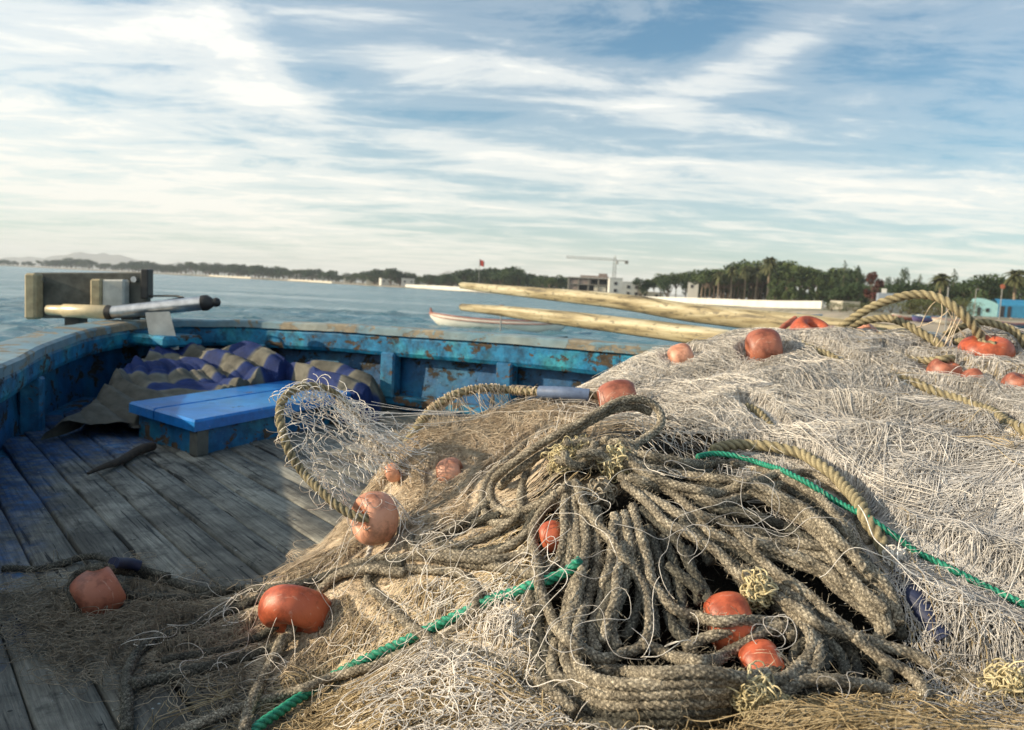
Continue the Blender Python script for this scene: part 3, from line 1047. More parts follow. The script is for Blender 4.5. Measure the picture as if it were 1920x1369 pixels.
def tree_proto(kind, seed):
    """unit-height trees (height 1, base at origin)"""
    r = np.random.default_rng(seed)
    root = empty({'palm': 'palm_tree', 'cypress': 'cypress_tree', 'araucaria': 'conifer_tree', 'pine': 'pine_tree', 'round': 'broadleaf_tree', 'bush': 'bush', 'row': 'columnar_tree', 'red': 'red_tree'}[kind])
    tr = MB()
    if kind in ('round', 'pine', 'red', 'row', 'bush'):
        hb = {'round': .10, 'pine': .52, 'red': .2, 'row': .12, 'bush': .05}[kind]
        wd = {'round': .42, 'pine': .40, 'red': .26, 'row': .20, 'bush': .62}[kind]
        tr.tube([(0, 0, -.05), (.01, .0, hb * .6), (.0, .02, hb + .12), (.02, 0, .72)], [.020, .016, .012, .005], 7)
        nl = 13
        ce, ra = [], []
        for i in range(nl):
            a = r.random() * 6.28; q = math.sqrt(r.random()) * wd * .72
            z = hb + .1 + (0.86 - hb - .1) * r.random()
            q *= math.sqrt(max(.1, 1 - ((z - (hb + .9) / 2) / (.62 - hb / 2)) ** 2))
            ce.append((q * math.cos(a), q * math.sin(a), z))
            s = wd * (.30 + .28 * r.random())
            ra.append((s, s, s * (.65 if kind != 'row' else 1.2)))
            tr.tube([(0, 0, hb * .8), (q * .5 * math.cos(a), q * .5 * math.sin(a), (hb + z) / 2), ce[-1]], [.012, .008, .003], 5)
        V, F, T = leaves(np.array(ce), np.array(ra), 1500 if kind != 'bush' else 900, .020, seed)
        mat = {'round': 'leaf_dark', 'pine': 'leaf_mid', 'red': 'leaf_red', 'row': 'leaf_mid', 'bush': 'leaf_olive'}[kind]
    elif kind in ('cypress', 'araucaria'):
        tr.tube([(0, 0, -.05), (0, 0, .5), (0, 0, .98)], [.02, .012, .003], 7)
        ce, ra = [], []
        w = .10 if kind == 'cypress' else .26
        nz = 14
        for i in range(nz):
            z = .10 + .86 * i / nz
            f = (1 - i / nz) ** .8 * w
            if kind == 'cypress': f = w * math.sin(math.pi * min(1, (.15 + .85 * (1 - i / nz)))) * .9 + .015
            for k in range(4):
                a = r.random() * 6.28
                ce.append((f * .5 * math.cos(a), f * .5 * math.sin(a), z + .02 * r.random()))
                ra.append((f * .62 + .01, f * .62 + .01, .035 if kind == 'araucaria' else .06))
        V, F, T = leaves(np.array(ce), np.array(ra), 1100, .013, seed)
        mat = 'leaf_dark'
    elif kind == 'palm':
        tr.tube([(0, 0, -.05), (.012, 0, .3), (.0, .012, .6), (0, 0, .80)], [.030, .024, .022, .026], 8)
        Vs, Fs, Ts = [], [], []; o = 0
        for i in range(80):
            a = r.random() * 6.28; el = R(-50 + 135 * r.random()); L = .20 + .05 * r.random()
            pts = []
            for j in range(7):
                s = j / 6
                x = L * s * math.cos(el); z = L * s * math.sin(el) - .13 * s * s
                pts.append((x, z))
            tint = r.random()
            for j in range(6):
                (x0, z0), (x1, z1) = pts[j], pts[j + 1]
                w0 = .030 * math.sin(math.pi * min(1, (j + .5) / 6.5)) + .006
                for sd_ in (-1, 1):
                    b0 = (x0 * math.cos(a), x0 * math.sin(a), .81 + z0); b1 = (x1 * math.cos(a), x1 * math.sin(a), .81 + z1)
                    px_ = -math.sin(a) * sd_ * w0; py_ = math.cos(a) * sd_ * w0
                    Vs += [b0, b1, (b1[0] + px_ + .012 * math.cos(a), b1[1] + py_ + .012 * math.sin(a), b1[2] - w0 * .7), (b0[0] + px_ * .5, b0[1] + py_ * .5, b0[2] - w0 * .35)]
                    Fs.append((o, o + 1, o + 2, o + 3)); o += 4; Ts += [tint] * 4
        V, F, T = np.array(Vs), np.array(Fs), np.array(Ts)
        mat = 'leaf_palm'
    if kind != 'palm':
        V = V / np.array([1, 1, np.quantile(V[:, 2], .997)])
    else:
        V = V / np.array([1, 1, V[:, 2].max()])
    tr.build('trunk', MATS['palm_bark' if kind == 'palm' else 'bark'], root, local=True)
    mesh_np('crown' if kind != 'bush' else 'foliage', V, F, MATS[mat], root, smooth=False, attr={'tint': T}, local=True)
    return root


PROTO = {}
USED = set()
for kd, seeds in (('round', (1, 2, 3)), ('pine', (4, 5)), ('palm', (6, 7)), ('cypress', (8,)), ('araucaria', (9,)), ('row', (10, 11)), ('red', (12,)), ('bush', (13, 14))):
    PROTO[kd] = [tree_proto(kd, s) for s in seeds]


def put_tree(kind, px, top, Y, label, group, wide=1.0, base=None):
    pl = PROTO[kind]
    p = pl[random.randrange(len(pl))]
    if p.name in USED:
        o = copy_tree(p)
    else:
        USED.add(p.name); o = p
    z = float(land_z(px, Y)) if base is None else base
    g = G(px, Y, z)
    h = (hor(px) - top) / FPX * Y + CAMZ - z
    o.location = g
    o.scale = (h * wide, h * wide, h)
    o.rotation_euler.z = random.random() * 6.28
    tag(o, label, {'palm': 'palm tree', 'bush': 'bush'}.get(kind, 'tree'), group)
    return o


# far shore on the left, behind the water: tops of the belt of trees, column -> top
TOP = np.array([(-200, 486), (0, 486), (60, 491), (150, 486), (200, 497), (250, 493), (270, 489), (300, 499), (340, 494), (430, 497), (470, 499), (520, 503), (560, 504), (620, 508), (650, 515), (690, 509), (720, 506), (745, 506), (775, 515), (830, 518), (865, 508), (900, 509), (930, 504), (955, 502), (990, 515), (1030, 520), (1060, 516)], float)
fl = ['dark rounded tree in the hazy belt along the far shore, left of the wooden poles',]
px = -120.0
while px < 1062:
    far = 1 - min(1, max(0, px) / 1100)
    s = float(shore(px))
    top = np.interp(px, TOP[:, 0], TOP[:, 1]) + random.uniform(-3, 5)
    kind = random.choices(['round', 'pine', 'cypress'], [8, 2, .5])[0]
    put_tree(kind, px, top, s + random.uniform(15, 60), 'dark rounded tree in the hazy belt lining the far shore of the bay', 'trees lining the far shore', random.uniform(1.3, 2.0) if kind == 'round' else 1.2)
    px += random.uniform(4.5, 9)
put_tree('round', 958, 500, 385, 'tallest broad tree above the tip of the upper wooden pole', None, 1.0)
put_tree('round', 733, 503, 545, 'broad dark tree standing behind the low white houses', None, 1.1)

# the grove to the right of the white building
for (px_, top, kd) in [(1200, 522, 'round'), (1212, 524, 'pine'), (1225, 520, 'pine'), (1238, 514, 'pine'), (1252, 516, 'round'), (1266, 512, 'pine'), (1285, 506, 'pine'), (1299, 512, 'round')]:
    put_tree(kd, px_, top, 275 + random.uniform(-8, 15), 'leafy tree of the clump just right of the white building', 'trees right of the white building', 1.0)
for (px_, top) in [(1322, 506), (1338, 507), (1350, 509), (1364, 506), (1376, 500), (1389, 497), (1410, 496), (1420, 499), (1444, 500), (1456, 498), (1474, 500), (1500, 500), (1330, 505), (1357, 508), (1383, 494), (1403, 489), (1427, 498), (1462, 490), (1487, 497)]:
    put_tree('pine', px_, top, 250 + random.uniform(-12, 12), 'rounded tree on a bare trunk among the palms behind the white wall', 'bare trunked trees among the palms', 1.1)
for (px_, top) in [(1315, 508), (1330, 505), (1345, 508), (1357, 512), (1369, 500), (1383, 494), (1394, 498), (1403, 488), (1416, 500), (1427, 502), (1437, 482), (1452, 500), (1462, 490), (1487, 498), (1515, 503)][::2]:
    put_tree('palm', px_, top, 245 + random.uniform(-12, 12), 'tall palm with bare trunk in the grove behind the white wall', 'palms behind the long white wall', .95)
for (px_, top) in [(1310, 520), (1322, 522), (1338, 518), (1352, 520), (1364, 516), (1378, 520), (1392, 515), (1408, 512), (1421, 516), (1436, 512), (1450, 508)]:
    put_tree('round', px_, top, 268 + random.uniform(0, 20), 'dark tree filling the shade behind the palm trunks', 'dark trees behind the palms', 1.7)
for (px_, top) in [(1444, 530), (1452, 524), (1464, 528), (1476, 530), (1490, 526), (1503, 530), (1516, 526), (1530, 522), (1541, 526), (1553, 520)]:
    put_tree('row', px_, top, 205 + random.uniform(-5, 8), 'light green columnar tree in the row above the white wall', 'columnar trees above the white wall', 1.0)
for (px_, top) in [(1470, 500), (1480, 498), (1497, 500), (1508, 502), (1522, 506), (1538, 508), (1552, 505), (1565, 503), (1580, 508), (1592, 512)]:
    put_tree(random.choice(['round', 'pine']), px_, top, 250 + random.uniform(0, 20), 'dark tall tree behind the light green columnar row', 'dark trees behind the columnar row', 1.4)
put_tree('araucaria', 1577, 491, 235, 'tall pointed conifer at the right end of the grove', None)
put_tree('cypress', 1602, 500, 230, 'slim pointed tree just left of the red-leaved tree', None)
put_tree('red', 1634, 512, 172, 'dark red leafed tree between the green ones', None, .9)
put_tree('cypress', 1661, 520, 210, 'short slim cypress right of the red tree', None)
put_tree('cypress', 1678, 522, 210, 'plump short cypress beside the tall slender one', None, 1.4)
put_tree('cypress', 1690, 503, 205, 'tall slender cypress above the arched rope', None)
put_tree('araucaria', 1719, 516, 200, 'stepped conifer between the slender cypress and the palms', None, 1.1)
put_tree('palm', 1760, 513, 165, 'wide crowned palm above the top of the arched rope', None, 1.3)
put_tree('araucaria', 1782, 507, 185, 'dark conifer right of the wide crowned palm', None, 1.2)
put_tree('palm', 1897, 506, 150, 'tallest palm standing behind the blue hut', None, 1.3)
put_tree('round', 1840, 514, 160, 'broad dark tree just behind the blue hut', None, 1.15)
for (px_, top) in [(1566, 540), (1585, 532), (1600, 530), (1615, 535), (1630, 535), (1648, 532), (1662, 534), (1676, 534), (1700, 532), (1712, 528), (1733, 532), (1745, 530), (1772, 536), (1795, 528), (1806, 533), (1822, 524), (1858, 520), (1870, 526), (1884, 524), (1912, 524), (1935, 518), (1960, 512), (1990, 510), (2030, 505)]:
    put_tree('round', px_, top, 185 + random.uniform(-12, 20), 'low dark tree of the thicket behind the beach and hut', 'thicket trees behind the beach', 1.3)
for (px_, top, Y) in [(1560, 566, 140), (1575, 570, 135), (1588, 567, 135), (1602, 570, 130), (1618, 568, 130), (1640, 566, 130), (1655, 564, 132), (1672, 566, 126), (1690, 563, 122), (1705, 560, 120), (1722, 560, 120), (1738, 561, 118), (1752, 562, 116), (1764, 565, 114), (1778, 566, 116), (1796, 560, 120), (1808, 562, 122)]:
    put_tree('bush', px_, top, Y, 'scrubby olive bush on the sand behind the beach', 'bushes behind the beach', 1.6)

# ---------------------------------------------------------------- buildings
def facing(px, Y, yaw=0.0):
    """matrix whose x runs to the right in the view and y away, at ground point"""
    g = G(px, Y, float(land_z(px, Y)))
    ang = -math.atan2(g.x, g.y) + yaw
    return g, ang


def block(name, px, Y, yaw, label, cat, group=None):
    g, ang = facing(px, Y, yaw)
    root = empty(name, g, ang)
    tag(root, label, cat, group)
    return root


def lb(root, name, boxes, mat):
    m = MB()
    for c, s in boxes:
        m.box(c, s)
    return m.build(name, MATS[mat], root, local=True)


def px2m(n, Y): return n / FPX * Y


# unfinished building with crane
Y = 300
b = block('unfinished_building', 1102, Y, R(-6), 'unfinished grey concrete building frame with raw brick top left of the crane', 'building')
b.scale[2] = .80
for k in range(3):
    lb(b, 'floor_slab', [((0, 4, 3.0 * (k + 1)), (15.6, 9, .4))], 'concrete')
for x in (-7.4, -3.7, 0, 3.7, 7.4):
    lb(b, 'column', [((x, 0, 4.5), (.45, .45, 9))], 'concrete')
    lb(b, 'column', [((x, 8, 4.5), (.45, .45, 9))], 'concrete')
for bx_ in (((-3.0, .3, 7.2), (8, .25, 2.2)), ((-5.5, .3, 4.4), (3, .25, 2.3))):
    lb(b, 'wall', [bx_], 'brick_raw')
for bx_ in (((4.4, .3, 4.3), (4.5, .25, 2.4)), ((2.6, .3, 1.4), (8, .25, 2.6)), ((-7.6, 4, 5), (.25, 8, 8))):
    lb(b, 'wall', [bx_], 'cream_wall')
lb(b, 'back_wall', [((0, 7.6, 4.6), (15, .25, 8.4))], 'dark_opening')
lb(b, 'parapet', [((2, 0.2, 9.75), (10.5, .3, .9)), ((5, 3, 10.8), (3, 3, 1.2))], 'brick_raw')
b = block('white_building', 1172, 285, R(5), 'bright white building with a tall end block beside the crane', 'building')
b.scale[2] = .82
m_ = MB(); m_.box((-3.5, 4, 4.3), (4.6, 8, 8.6), bev=.05); m_.box((2.2, 4, 3.6), (6.8, 8, 7.2), bev=.05); m_.box((9.0, 3, 1.9), (9, 6, 3.8), bev=.05); m_.build('wall', MATS['white_wall'], b, local=True)
for (x, z) in ((-3.6, 6.6), (-3.6, 3.6), (1.0, 5.4), (3.8, 5.4), (1.0, 2.6), (3.8, 2.6), (7, 2.2), (11, 2.2)):
    lb(b, 'window', [((x, -.04, z), (1.1, .1, 1.3))], 'dark_opening')
lb(b, 'parapet', [((-3.5, .05, 8.85), (4.8, .25, .5)), ((2.4, .05, 7.45), (7, .25, .5))], 'white_wall')
# tower crane
b = block('tower_crane', 1149, 330, R(8), 'thin tower crane rising above the white building', 'crane')
m_ = MB()
Hc_ = px2m(hor(1149) - 489, 330) + .5
for sx_ in (-.5, .5):
    for sy_ in (-.5, .5):
        m_.box((sx_, sy_, (Hc_) / 2), (.11, .11, Hc_))
for k in range(int(Hc_ / 1.2)):
    z = k * 1.2
    m_.tube([(-.5, -.5, z), (.5, -.5, z + 1.2)], .06, 4); m_.tube([(-.5, .5, z + 1.2), (-.5, -.5, z)], .06, 4)
m_.build('mast', MATS['crane_paint'], b, local=True)
m_ = MB()
m_.tube([(-.4, 0, Hc_), (0, 0, Hc_ + 2.4), (.4, 0, Hc_)], .16, 5)
m_.build('apex', MATS['crane_paint'], b, local=True)
m_ = MB(); L1 = -20.0
for yy in (-.45, .45):
    m_.tube([(L1, yy, Hc_), (0, yy, Hc_)], .06, 4)
m_.tube([(L1, 0, Hc_ + .8), (0, 0, Hc_ + .8)], .06, 4)
for k in range(20):
    m_.tube([(-k, -.45, Hc_), (-k - .5, 0, Hc_ + .8), (-k - 1, -.45, Hc_)], .05, 4)
m_.build('jib', MATS['crane_paint'], b, local=True)
m_ = MB()
for yy in (-.45, .45): m_.tube([(0, yy, Hc_), (5.5, yy, Hc_)], .12, 4)
m_.build('counter_jib', MATS['crane_paint'], b, local=True)
lb(b, 'counterweight', [((4.8, 0, Hc_ - .5), (1.2, 1.1, 1.3))], 'concrete')
lb(b, 'cabin', [((.9, -.4, Hc_ - .8), (1.0, 1.0, 1.4))], 'white_wall')
# building seen between trees
b = block('white_house', 1298, 262, 0, 'small white house half hidden in the trees right of the white building', 'house')
m_ = MB(); m_.box((0, 3, 3.2), (3.4, 5, 6.4), bev=.05); m_.build('wall', MATS['white_wall'], b, local=True)
lb(b, 'window', [((-.4, .45, 5.2), (.8, .1, 1.0))], 'dark_opening')
lb(b, 'roof', [((0, 3, 6.5), (3.7, 5.3, .2))], 'concrete')
b = block('blue_grey_house', 1672, 160, R(4), 'pale grey-blue flat house with a chimney seen left of the arched rope', 'house')
m_ = MB(); m_.box((0, 3, 1.9), (5.4, 6, 3.8), bev=.05); m_.build('wall', MATS['hut_grey'], b, local=True)
lb(b, 'chimney', [((-1.6, 1.5, 4.1), (.9, .9, 1.2))], 'white_wall')
lb(b, 'window', [((1, -.04, 2.6), (1, .1, 1.1))], 'dark_opening')

# long white sea wall, running nearer towards the right
def wall_run(name, pts, hts, mat, label, thick=.4):
    m_ = MB()
    P3 = [G(px_, Y_, float(land_z(px_, Y_)) - .3) for (px_, Y_) in pts]
    for i in range(len(P3) - 1):
        a, b_ = P3[i], P3[i + 1]
        d = (b_ - a).normalized(); n = Vector((-d.y, d.x, 0)) * thick
        ha, hb = hts[i], hts[i + 1]
        v = [a, b_, b_ + n, a + n, a + Vector((0, 0, ha)), b_ + Vector((0, 0, hb)), b_ + n + Vector((0, 0, hb)), a + n + Vector((0, 0, ha))]
        m_.add(v, [(0, 1, 5, 4), (1, 2, 6, 5), (2, 3, 7, 6), (3, 0, 4, 7), (4, 5, 6, 7)])
    o = m_.build(name, MATS[mat])
    tag(o, label, 'wall')
    return o


wall_run('sea_wall', [(1105, 292), (1200, 268), (1300, 238), (1400, 208), (1470, 190), (1540, 172)], [1.9, 1.9, 2.0, 2.0, 2.0, 2.0], 'white_wall', 'long bright white wall running along the shore below the palm grove')
wall_run('garden_wall', [(1556, 178), (1580, 176), (1612, 176)], [2.2, 2.2, 2.2], 'cream_wall', 'short white wall behind scrub right of the long white wall')
wall_run('shore_wall', [(392, 905), (430, 860), (470, 815)], [1.7, 1.7, 1.7], 'cream_wall', 'leftmost low white wall at the foot of the far trees')
wall_run('quay_wall', [(540, 730), (570, 700), (600, 670), (622, 648)], [1.6, 1.6, 1.6, 1.6], 'cream_wall', 'low pale wall at the water left of the far houses')
wall_run('promenade_wall', [(760, 520), (820, 475), (900, 410), (960, 370)], [2.2, 2.2, 2.0, 2.0], 'white_wall', 'white wall at the water behind the tip of the upper pole')
wlabels = ['tiny white house at the far shore above the low wall', 'cream house among far trees near the broad dark tree', 'white box house left of the flag', 'small white house just left of the pole tip', 'pale low house at the start of the far wall', 'flat white house nearest the broad dark tree']
for i, (px_, Y_, w, h, mt) in enumerate([(560, 740, 10, 4.5, 'white_wall'), (702, 575, 12, 6, 'cream_wall'), (765, 535, 9, 5.5, 'white_wall'), (842, 480, 8, 6, 'white_wall'), (655, 640, 9, 5, 'cream_wall'), (725, 560, 8, 5, 'white_wall')]):
    b = block('shore_house', px_, Y_ + 8, R(random.uniform(-15, 15)), wlabels[i], 'house')
    m_ = MB(); m_.box((0, 3, h / 2), (w, 6, h), bev=.05); m_.build('wall', MATS[mt], b, local=True)
    lb(b, 'window', [((-w / 4, -.05, h * .6), (1.2, .12, 1.3))], 'dark_opening')
    lb(b, 'window', [((w / 4, -.05, h * .6), (1.2, .12, 1.3))], 'dark_opening')
    lb(b, 'roof', [((0, 3, h + .12), (w + .5, 6.5, .3))], 'roof_red' if i in (1, 4) else 'concrete')

# blue hut with an arched end
Y = 128
g, ang = facing(1812, Y, R(18))
b = empty('beach_hut', g + Vector((0, 0, .25)), ang)
tag(b, 'long turquoise hut with a pale arched end wall on the beach', 'hut')
m_ = MB()
nseg = 12; Lh = 16.0; Wd = 4.6; Hh = 2.9
prof = [(0.0, 0.0), (0.05, 1.2), (.35, 2.0), (1.0, 2.6), (1.9, 2.88), (2.7, 2.88), (3.6, 2.6), (4.25, 2.0), (4.55, 1.2), (4.6, 0.0)]
npf = len(prof)
v = [(4.5, yy, z) for (yy, z) in prof] + [(4.5 + Lh, yy, z) for (yy, z) in prof]
m_.add(v, [(i, i + 1, npf + i + 1, npf + i) for i in range(npf - 1)], True)
m_.build('roof_shell', MATS['hut_blue'], b, local=True)
m_ = MB()
fp = [(0, 0), (0.12, 1.3), (.45, 2.1), (.9, 2.7), (1.6, 2.86), (2.6, 2.75), (3.8, 2.35), (4.5, 2.0), (4.5, 0)]
v = [(x, 0, z) for (x, z) in fp] + [(x, .3, z) for (x, z) in fp]
n_ = len(fp)
m_.add(v, [tuple(range(n_))[::-1], tuple(range(n_, 2 * n_))] + [(i, (i + 1) % n_, n_ + (i + 1) % n_, n_ + i) for i in range(n_)])
m_.build('end_wall', MATS['hut_pale'], b, local=True)
lb(b, 'doorway', [((1.75, -.03, .75), (.5, .1, 1.3))], 'dark_opening')
lb(b, 'window', [((3.0, -.03, 1.0), (.5, .1, .6))], 'dark_opening')
lb(b, 'doorway', [((5.1, -.05, .9), (.6, .1, 1.7))], 'dark_opening')
lb(b, 'doorway', [((6.1, -.05, .9), (.5, .1, 1.7))], 'dark_opening')
m_ = MB(); m_.tube([(10.4, -.2, 1.0), (10.4, .0, 1.0)], .55, 14); m_.build('round_sign', MATS['sign_orange'], b, local=True)
lb(b, 'side_wall', [((8.5 + 4, .02, .95), (Lh - .2, .12, 1.9))], 'hut_blue')


def pole_sign(px_, Y_, top, name, label, cat, head=None, mat='metal_post', r=.05, lean=0):
    z = float(land_z(px_, Y_)); z = max(z, -.3)
    g = G(px_, Y_, z)
    h = (hor(px_) - top) / FPX * Y_ + CAMZ - z
    root = empty(name, g)
    tag(root, label, cat)
    m_ = MB(); m_.tube([(0, 0, -.3), (lean * .5, 0, h / 2), (lean, 0, h)], r, 7); m_.build('pole', MATS[mat], root, local=True)
    return root, h


root, h = pole_sign(1874, 70, 538, 'beach_sign', 'orange sign board on a thin post in front of the blue hut', 'sign', r=.04)
m_ = MB(); m_.tube([(0, -.06, h), (0, -.02, h)], .2, 10); m_.build('sign_board', MATS['sign_orange'], root, local=True)
root, h = pole_sign(1776, 60, 538, 'mooring_post', 'thin grey leaning post right under the wide palm', 'post', r=.05, lean=-.1)
m_ = MB(); m_.tube([(-.1, 0, h - .05), (-.1, 0, h + .03)], .075, 9); m_.build('cap', MATS['rubber_dark'], root, local=True)
root, h = pole_sign(897, 400, 486, 'flag_pole', 'red flag flying on a pole above the far trees', 'flag', r=.12)
fv = []
for i in range(9):
    for j in range(5):
        s = i / 8
        fv.append((s * 2.2 * 1.05, .35 * math.sin(s * 7), h - .2 - j / 4 * 3.2 - s * 1.1 * (1 - j / 8) - .1 * math.sin(s * 6 + j)))
m_ = MB(); m_.add(fv, [(i * 5 + j, i * 5 + j + 1, (i + 1) * 5 + j + 1, (i + 1) * 5 + j) for i in range(8) for j in range(4)], True)
m_.build('flag', MATS['flag_red'], root, local=True)
root, h = pole_sign(1826, 110, 543, 'lamp_post', 'faint slim pole beside the arched end of the blue hut', 'post', r=.05)
m_ = MB(); m_.box((.2, 0, h), (.5, .12, .1), bev=.03); m_.build('lamp_head', MATS['metal_post'], root, local=True)


# ---------------------------------------------------------------- boats
def boat(name, loc, rz, L, W, Hh, hullm, innerm, label, stripe=None, extras=True, group=None, flip=False):
    """open double ended boat: hull shell with sheer, rubbing strake, thwarts"""
    root = empty(name, loc, rz)
    tag(root, label, 'boat', group)
    n, k = 21, 8
    def ring(s, inset=0.0):
        u = 2 * s - 1
        w = W / 2 * (1 - abs(u) ** 2.4) ** .75 - inset
        w = max(w, .012)
        sheer = Hh * (.84 + .26 * u * u)
        keel = Hh * .04 + Hh * .75 * abs(u) ** 7
        return [((L / 2 - inset) * u * (1 + .03 * (j / k)), w * math.sin(j / k * math.pi / 2) ** .8, keel + inset + (sheer - keel - inset) * (1 - math.cos(j / k * math.pi / 2))) for j in range(k + 1)]
    for side in (0,):
        pass
    def shell(inset, mat, nm, sink=0.0, j0=0):
        m_ = MB(); v = []
        for i in range(n):
            rr = ring(i / (n - 1), inset)
            v += [(x, -y, z - sink) for (x, y, z) in rr[::-1]] + [(x, y, z - sink) for (x, y, z) in rr[1:]]
        kk = 2 * k + 1
        f = [(i * kk + j, (i + 1) * kk + j, (i + 1) * kk + j + 1, i * kk + j + 1) for i in range(n - 1) for j in range(kk - 1)]
        m_.add(v, f, True)
        return m_.build(nm, MATS[mat], root, local=True)
    shell(0, hullm, 'hull')
    shell(.05 * W, innerm, 'inside')
    m_ = MB()
    for sgn in (-1, 1):
        pts = []
        for i in range(n):
            rr = ring(i / (n - 1))[-1]
            pts.append((rr[0], sgn * (rr[1] - .02), rr[2]))
        m_.tube(pts, .035, 6)
    m_.build('gunwale', MATS[stripe or innerm], root, local=True)
    if stripe:
        m_ = MB()
        for sgn in (-1, 1):
            pts = []
            for i in range(n):
                rr = ring(i / (n - 1))[-2]
                pts.append((rr[0], sgn * (rr[1] + .012), rr[2] - .02))
            m_.tube(pts, .022, 5)
        m_.build('strake', MATS[stripe], root, local=True)
    for u in (-.45, .1, .5):
        m_ = MB(); w = W * (1 - abs(u) ** 2.4) ** .75 * .93
        m_.box((L / 2 * u, 0, Hh * .62), (.22, w, .04), bev=.01); m_.build('thwart', MATS[innerm], root, local=True)
    return root


g = G(935, 33, -.12)
bt = boat('moored_boat', g, R(-12), 5.8, 1.6, .66, 'boat_white', 'boat_blue', 'white open boat with blue inside and red line moored beyond the lower pole', 'boat_red')
bt.rotation_euler = (R(4), 0, R(166))
m_ = MB(); m_.tube([(2.84, 0, .6), (2.95, 0, .92)], [.05, .045], 8); m_.build('stem_post', MATS['boat_red'], bt, local=True)
g = G(1022, 27, -.12)
bt = boat('dinghy', g, R(175), 1.6, .7, .32, 'boat_dark', 'boat_dark', 'small black dinghy floating behind the blue gunwale', 'boat_dark')
g = G(942, 30.5, 0)
root = empty('mooring_buoy', g); tag(root, 'round brown buoy standing behind the lower pole', 'buoy')
m_ = MB()
vs = []; fs = []
for i in range(9):
    for j in range(14):
        a = math.pi * i / 8
        vs.append((.19 * math.sin(a) * math.cos(j / 14 * 6.283), .19 * math.sin(a) * math.sin(j / 14 * 6.283), .98 + .17 * math.cos(a)))
fs = [(i * 14 + j, (i + 1) * 14 + j, (i + 1) * 14 + (j + 1) % 14, i * 14 + (j + 1) % 14) for i in range(8) for j in range(14)]
m_.add(vs, fs, True); m_.build('ball', MATS['buoy_brown'], root, local=True)
m_ = MB(); m_.tube([(0, 0, -.4), (0, 0, .85)], .03, 7); m_.build('staff', MATS['metal_post'], root, local=True)
# small boats pulled up on the beach
for (px_, Y_, L, c1, c2, rz, lab) in [(1700, 82, 3.2, 'boat_red', 'boat_white', 10, 'small red boat pulled up on the beach left of the purple one'),
                                   (1733, 78, 3.0, 'boat_purple', 'boat_blue', 25, 'purple boat lying on the sand between red and white boats'),
                                   (1748, 84, 2.6, 'boat_white', 'boat_blue', -20, 'small white boat on the sand just right of the purple boat'),
                                   (1795, 72, 4.6, 'boat_white', 'boat_red', 4, 'low white and red boat on the sand behind the arched rope'),
                                   (1905, 66, 4.2, 'boat_blue', 'boat_red', 6, 'dark blue boat drawn up before the blue hut'),
                                   (1520, 104, 3.4, 'boat_white', 'boat_blue', 5, 'tiny white boat at the water edge below the long white wall')]:
    g = G(px_, Y_, float(max(land_z(px_, Y_), 0)) + .0)
    boat('beached_boat', g, R(rz), L, 1.3, .6, c1, c2, lab, c2)
# ================================================================== THE FISHING BOAT
BOAT = empty('fishing_boat', (-0.4, 2.0, DECK))
tag(BOAT, 'old blue wooden fishing boat with worn grey deck and peeling gunwale', 'boat')


def rail_z(p):
    # sheer: a little higher at the bow and on the far right
    return CAMZ - np.interp(p, [0, 1], [0.25, 0.25])


# gunwale centre line seen from above, left side -> bow -> right side: (x, y, top height below the camera)
RAIL_L = [(.8, -1.3, .27), (-.1, -.9, .27), (-.62, -.2, .27), (-.95, .6, .27), (-1.20, 1.4, .265), (-1.44, 2.15, .262), (-1.62, 2.6, .26), (-1.74, 3.0, .25), (-1.80, 3.35, .238), (-1.76, 3.62, .225), (-1.62, 3.80, .215)]
RAIL_R = [(-1.62, 3.80, .215), (-1.42, 3.86, .208), (-1.16, 3.82, .20), (-.75, 3.64, .19), (-.35, 3.44, .183), (.38, 3.03, .175), (1.05, 2.62, .17), (1.7, 2.15, .17), (2.4, 1.4, .18), (2.9, .4, .2), (3.0, -.6, .22)]


def sweep(pts, prof, name, mat, parent, drop=0.0, inward=0.0, smooth_n=14, closed=True):
    """sweep a profile (list of (out, z)) along a curve of (x,y,drop)"""
    c = catmull(np.array(pts, float), smooth_n)
    t = np.gradient(c[:, :2], axis=0); t /= np.linalg.norm(t, axis=1, keepdims=True)
    nrm = np.stack([t[:, 1], -t[:, 0]], 1)           # to the right of travel
    m_ = MB(); k = len(prof); vs = []
    for i in range(len(c)):
        w = .0006 * math.sin(i * 1.7) + .0014 * math.sin(i * .31 + 1)
        for (o_, z) in prof:
            vs.append((c[i, 0] + nrm[i, 0] * (o_ + w), c[i, 1] + nrm[i, 1] * (o_ + w), CAMZ - c[i, 2] + z + w))
    kk = k if closed else k - 1
    fs = [(i * k + j, i * k + (j + 1) % k, (i + 1) * k + (j + 1) % k, (i + 1) * k + j) for i in range(len(c) - 1) for j in range(kk)]
    if closed:
        fs += [tuple(range(k))[::-1], tuple((len(c) - 1) * k + j for j in range(k))]
    m_.add(vs, fs, False)
    return m_.build(name, mat, parent), c, nrm


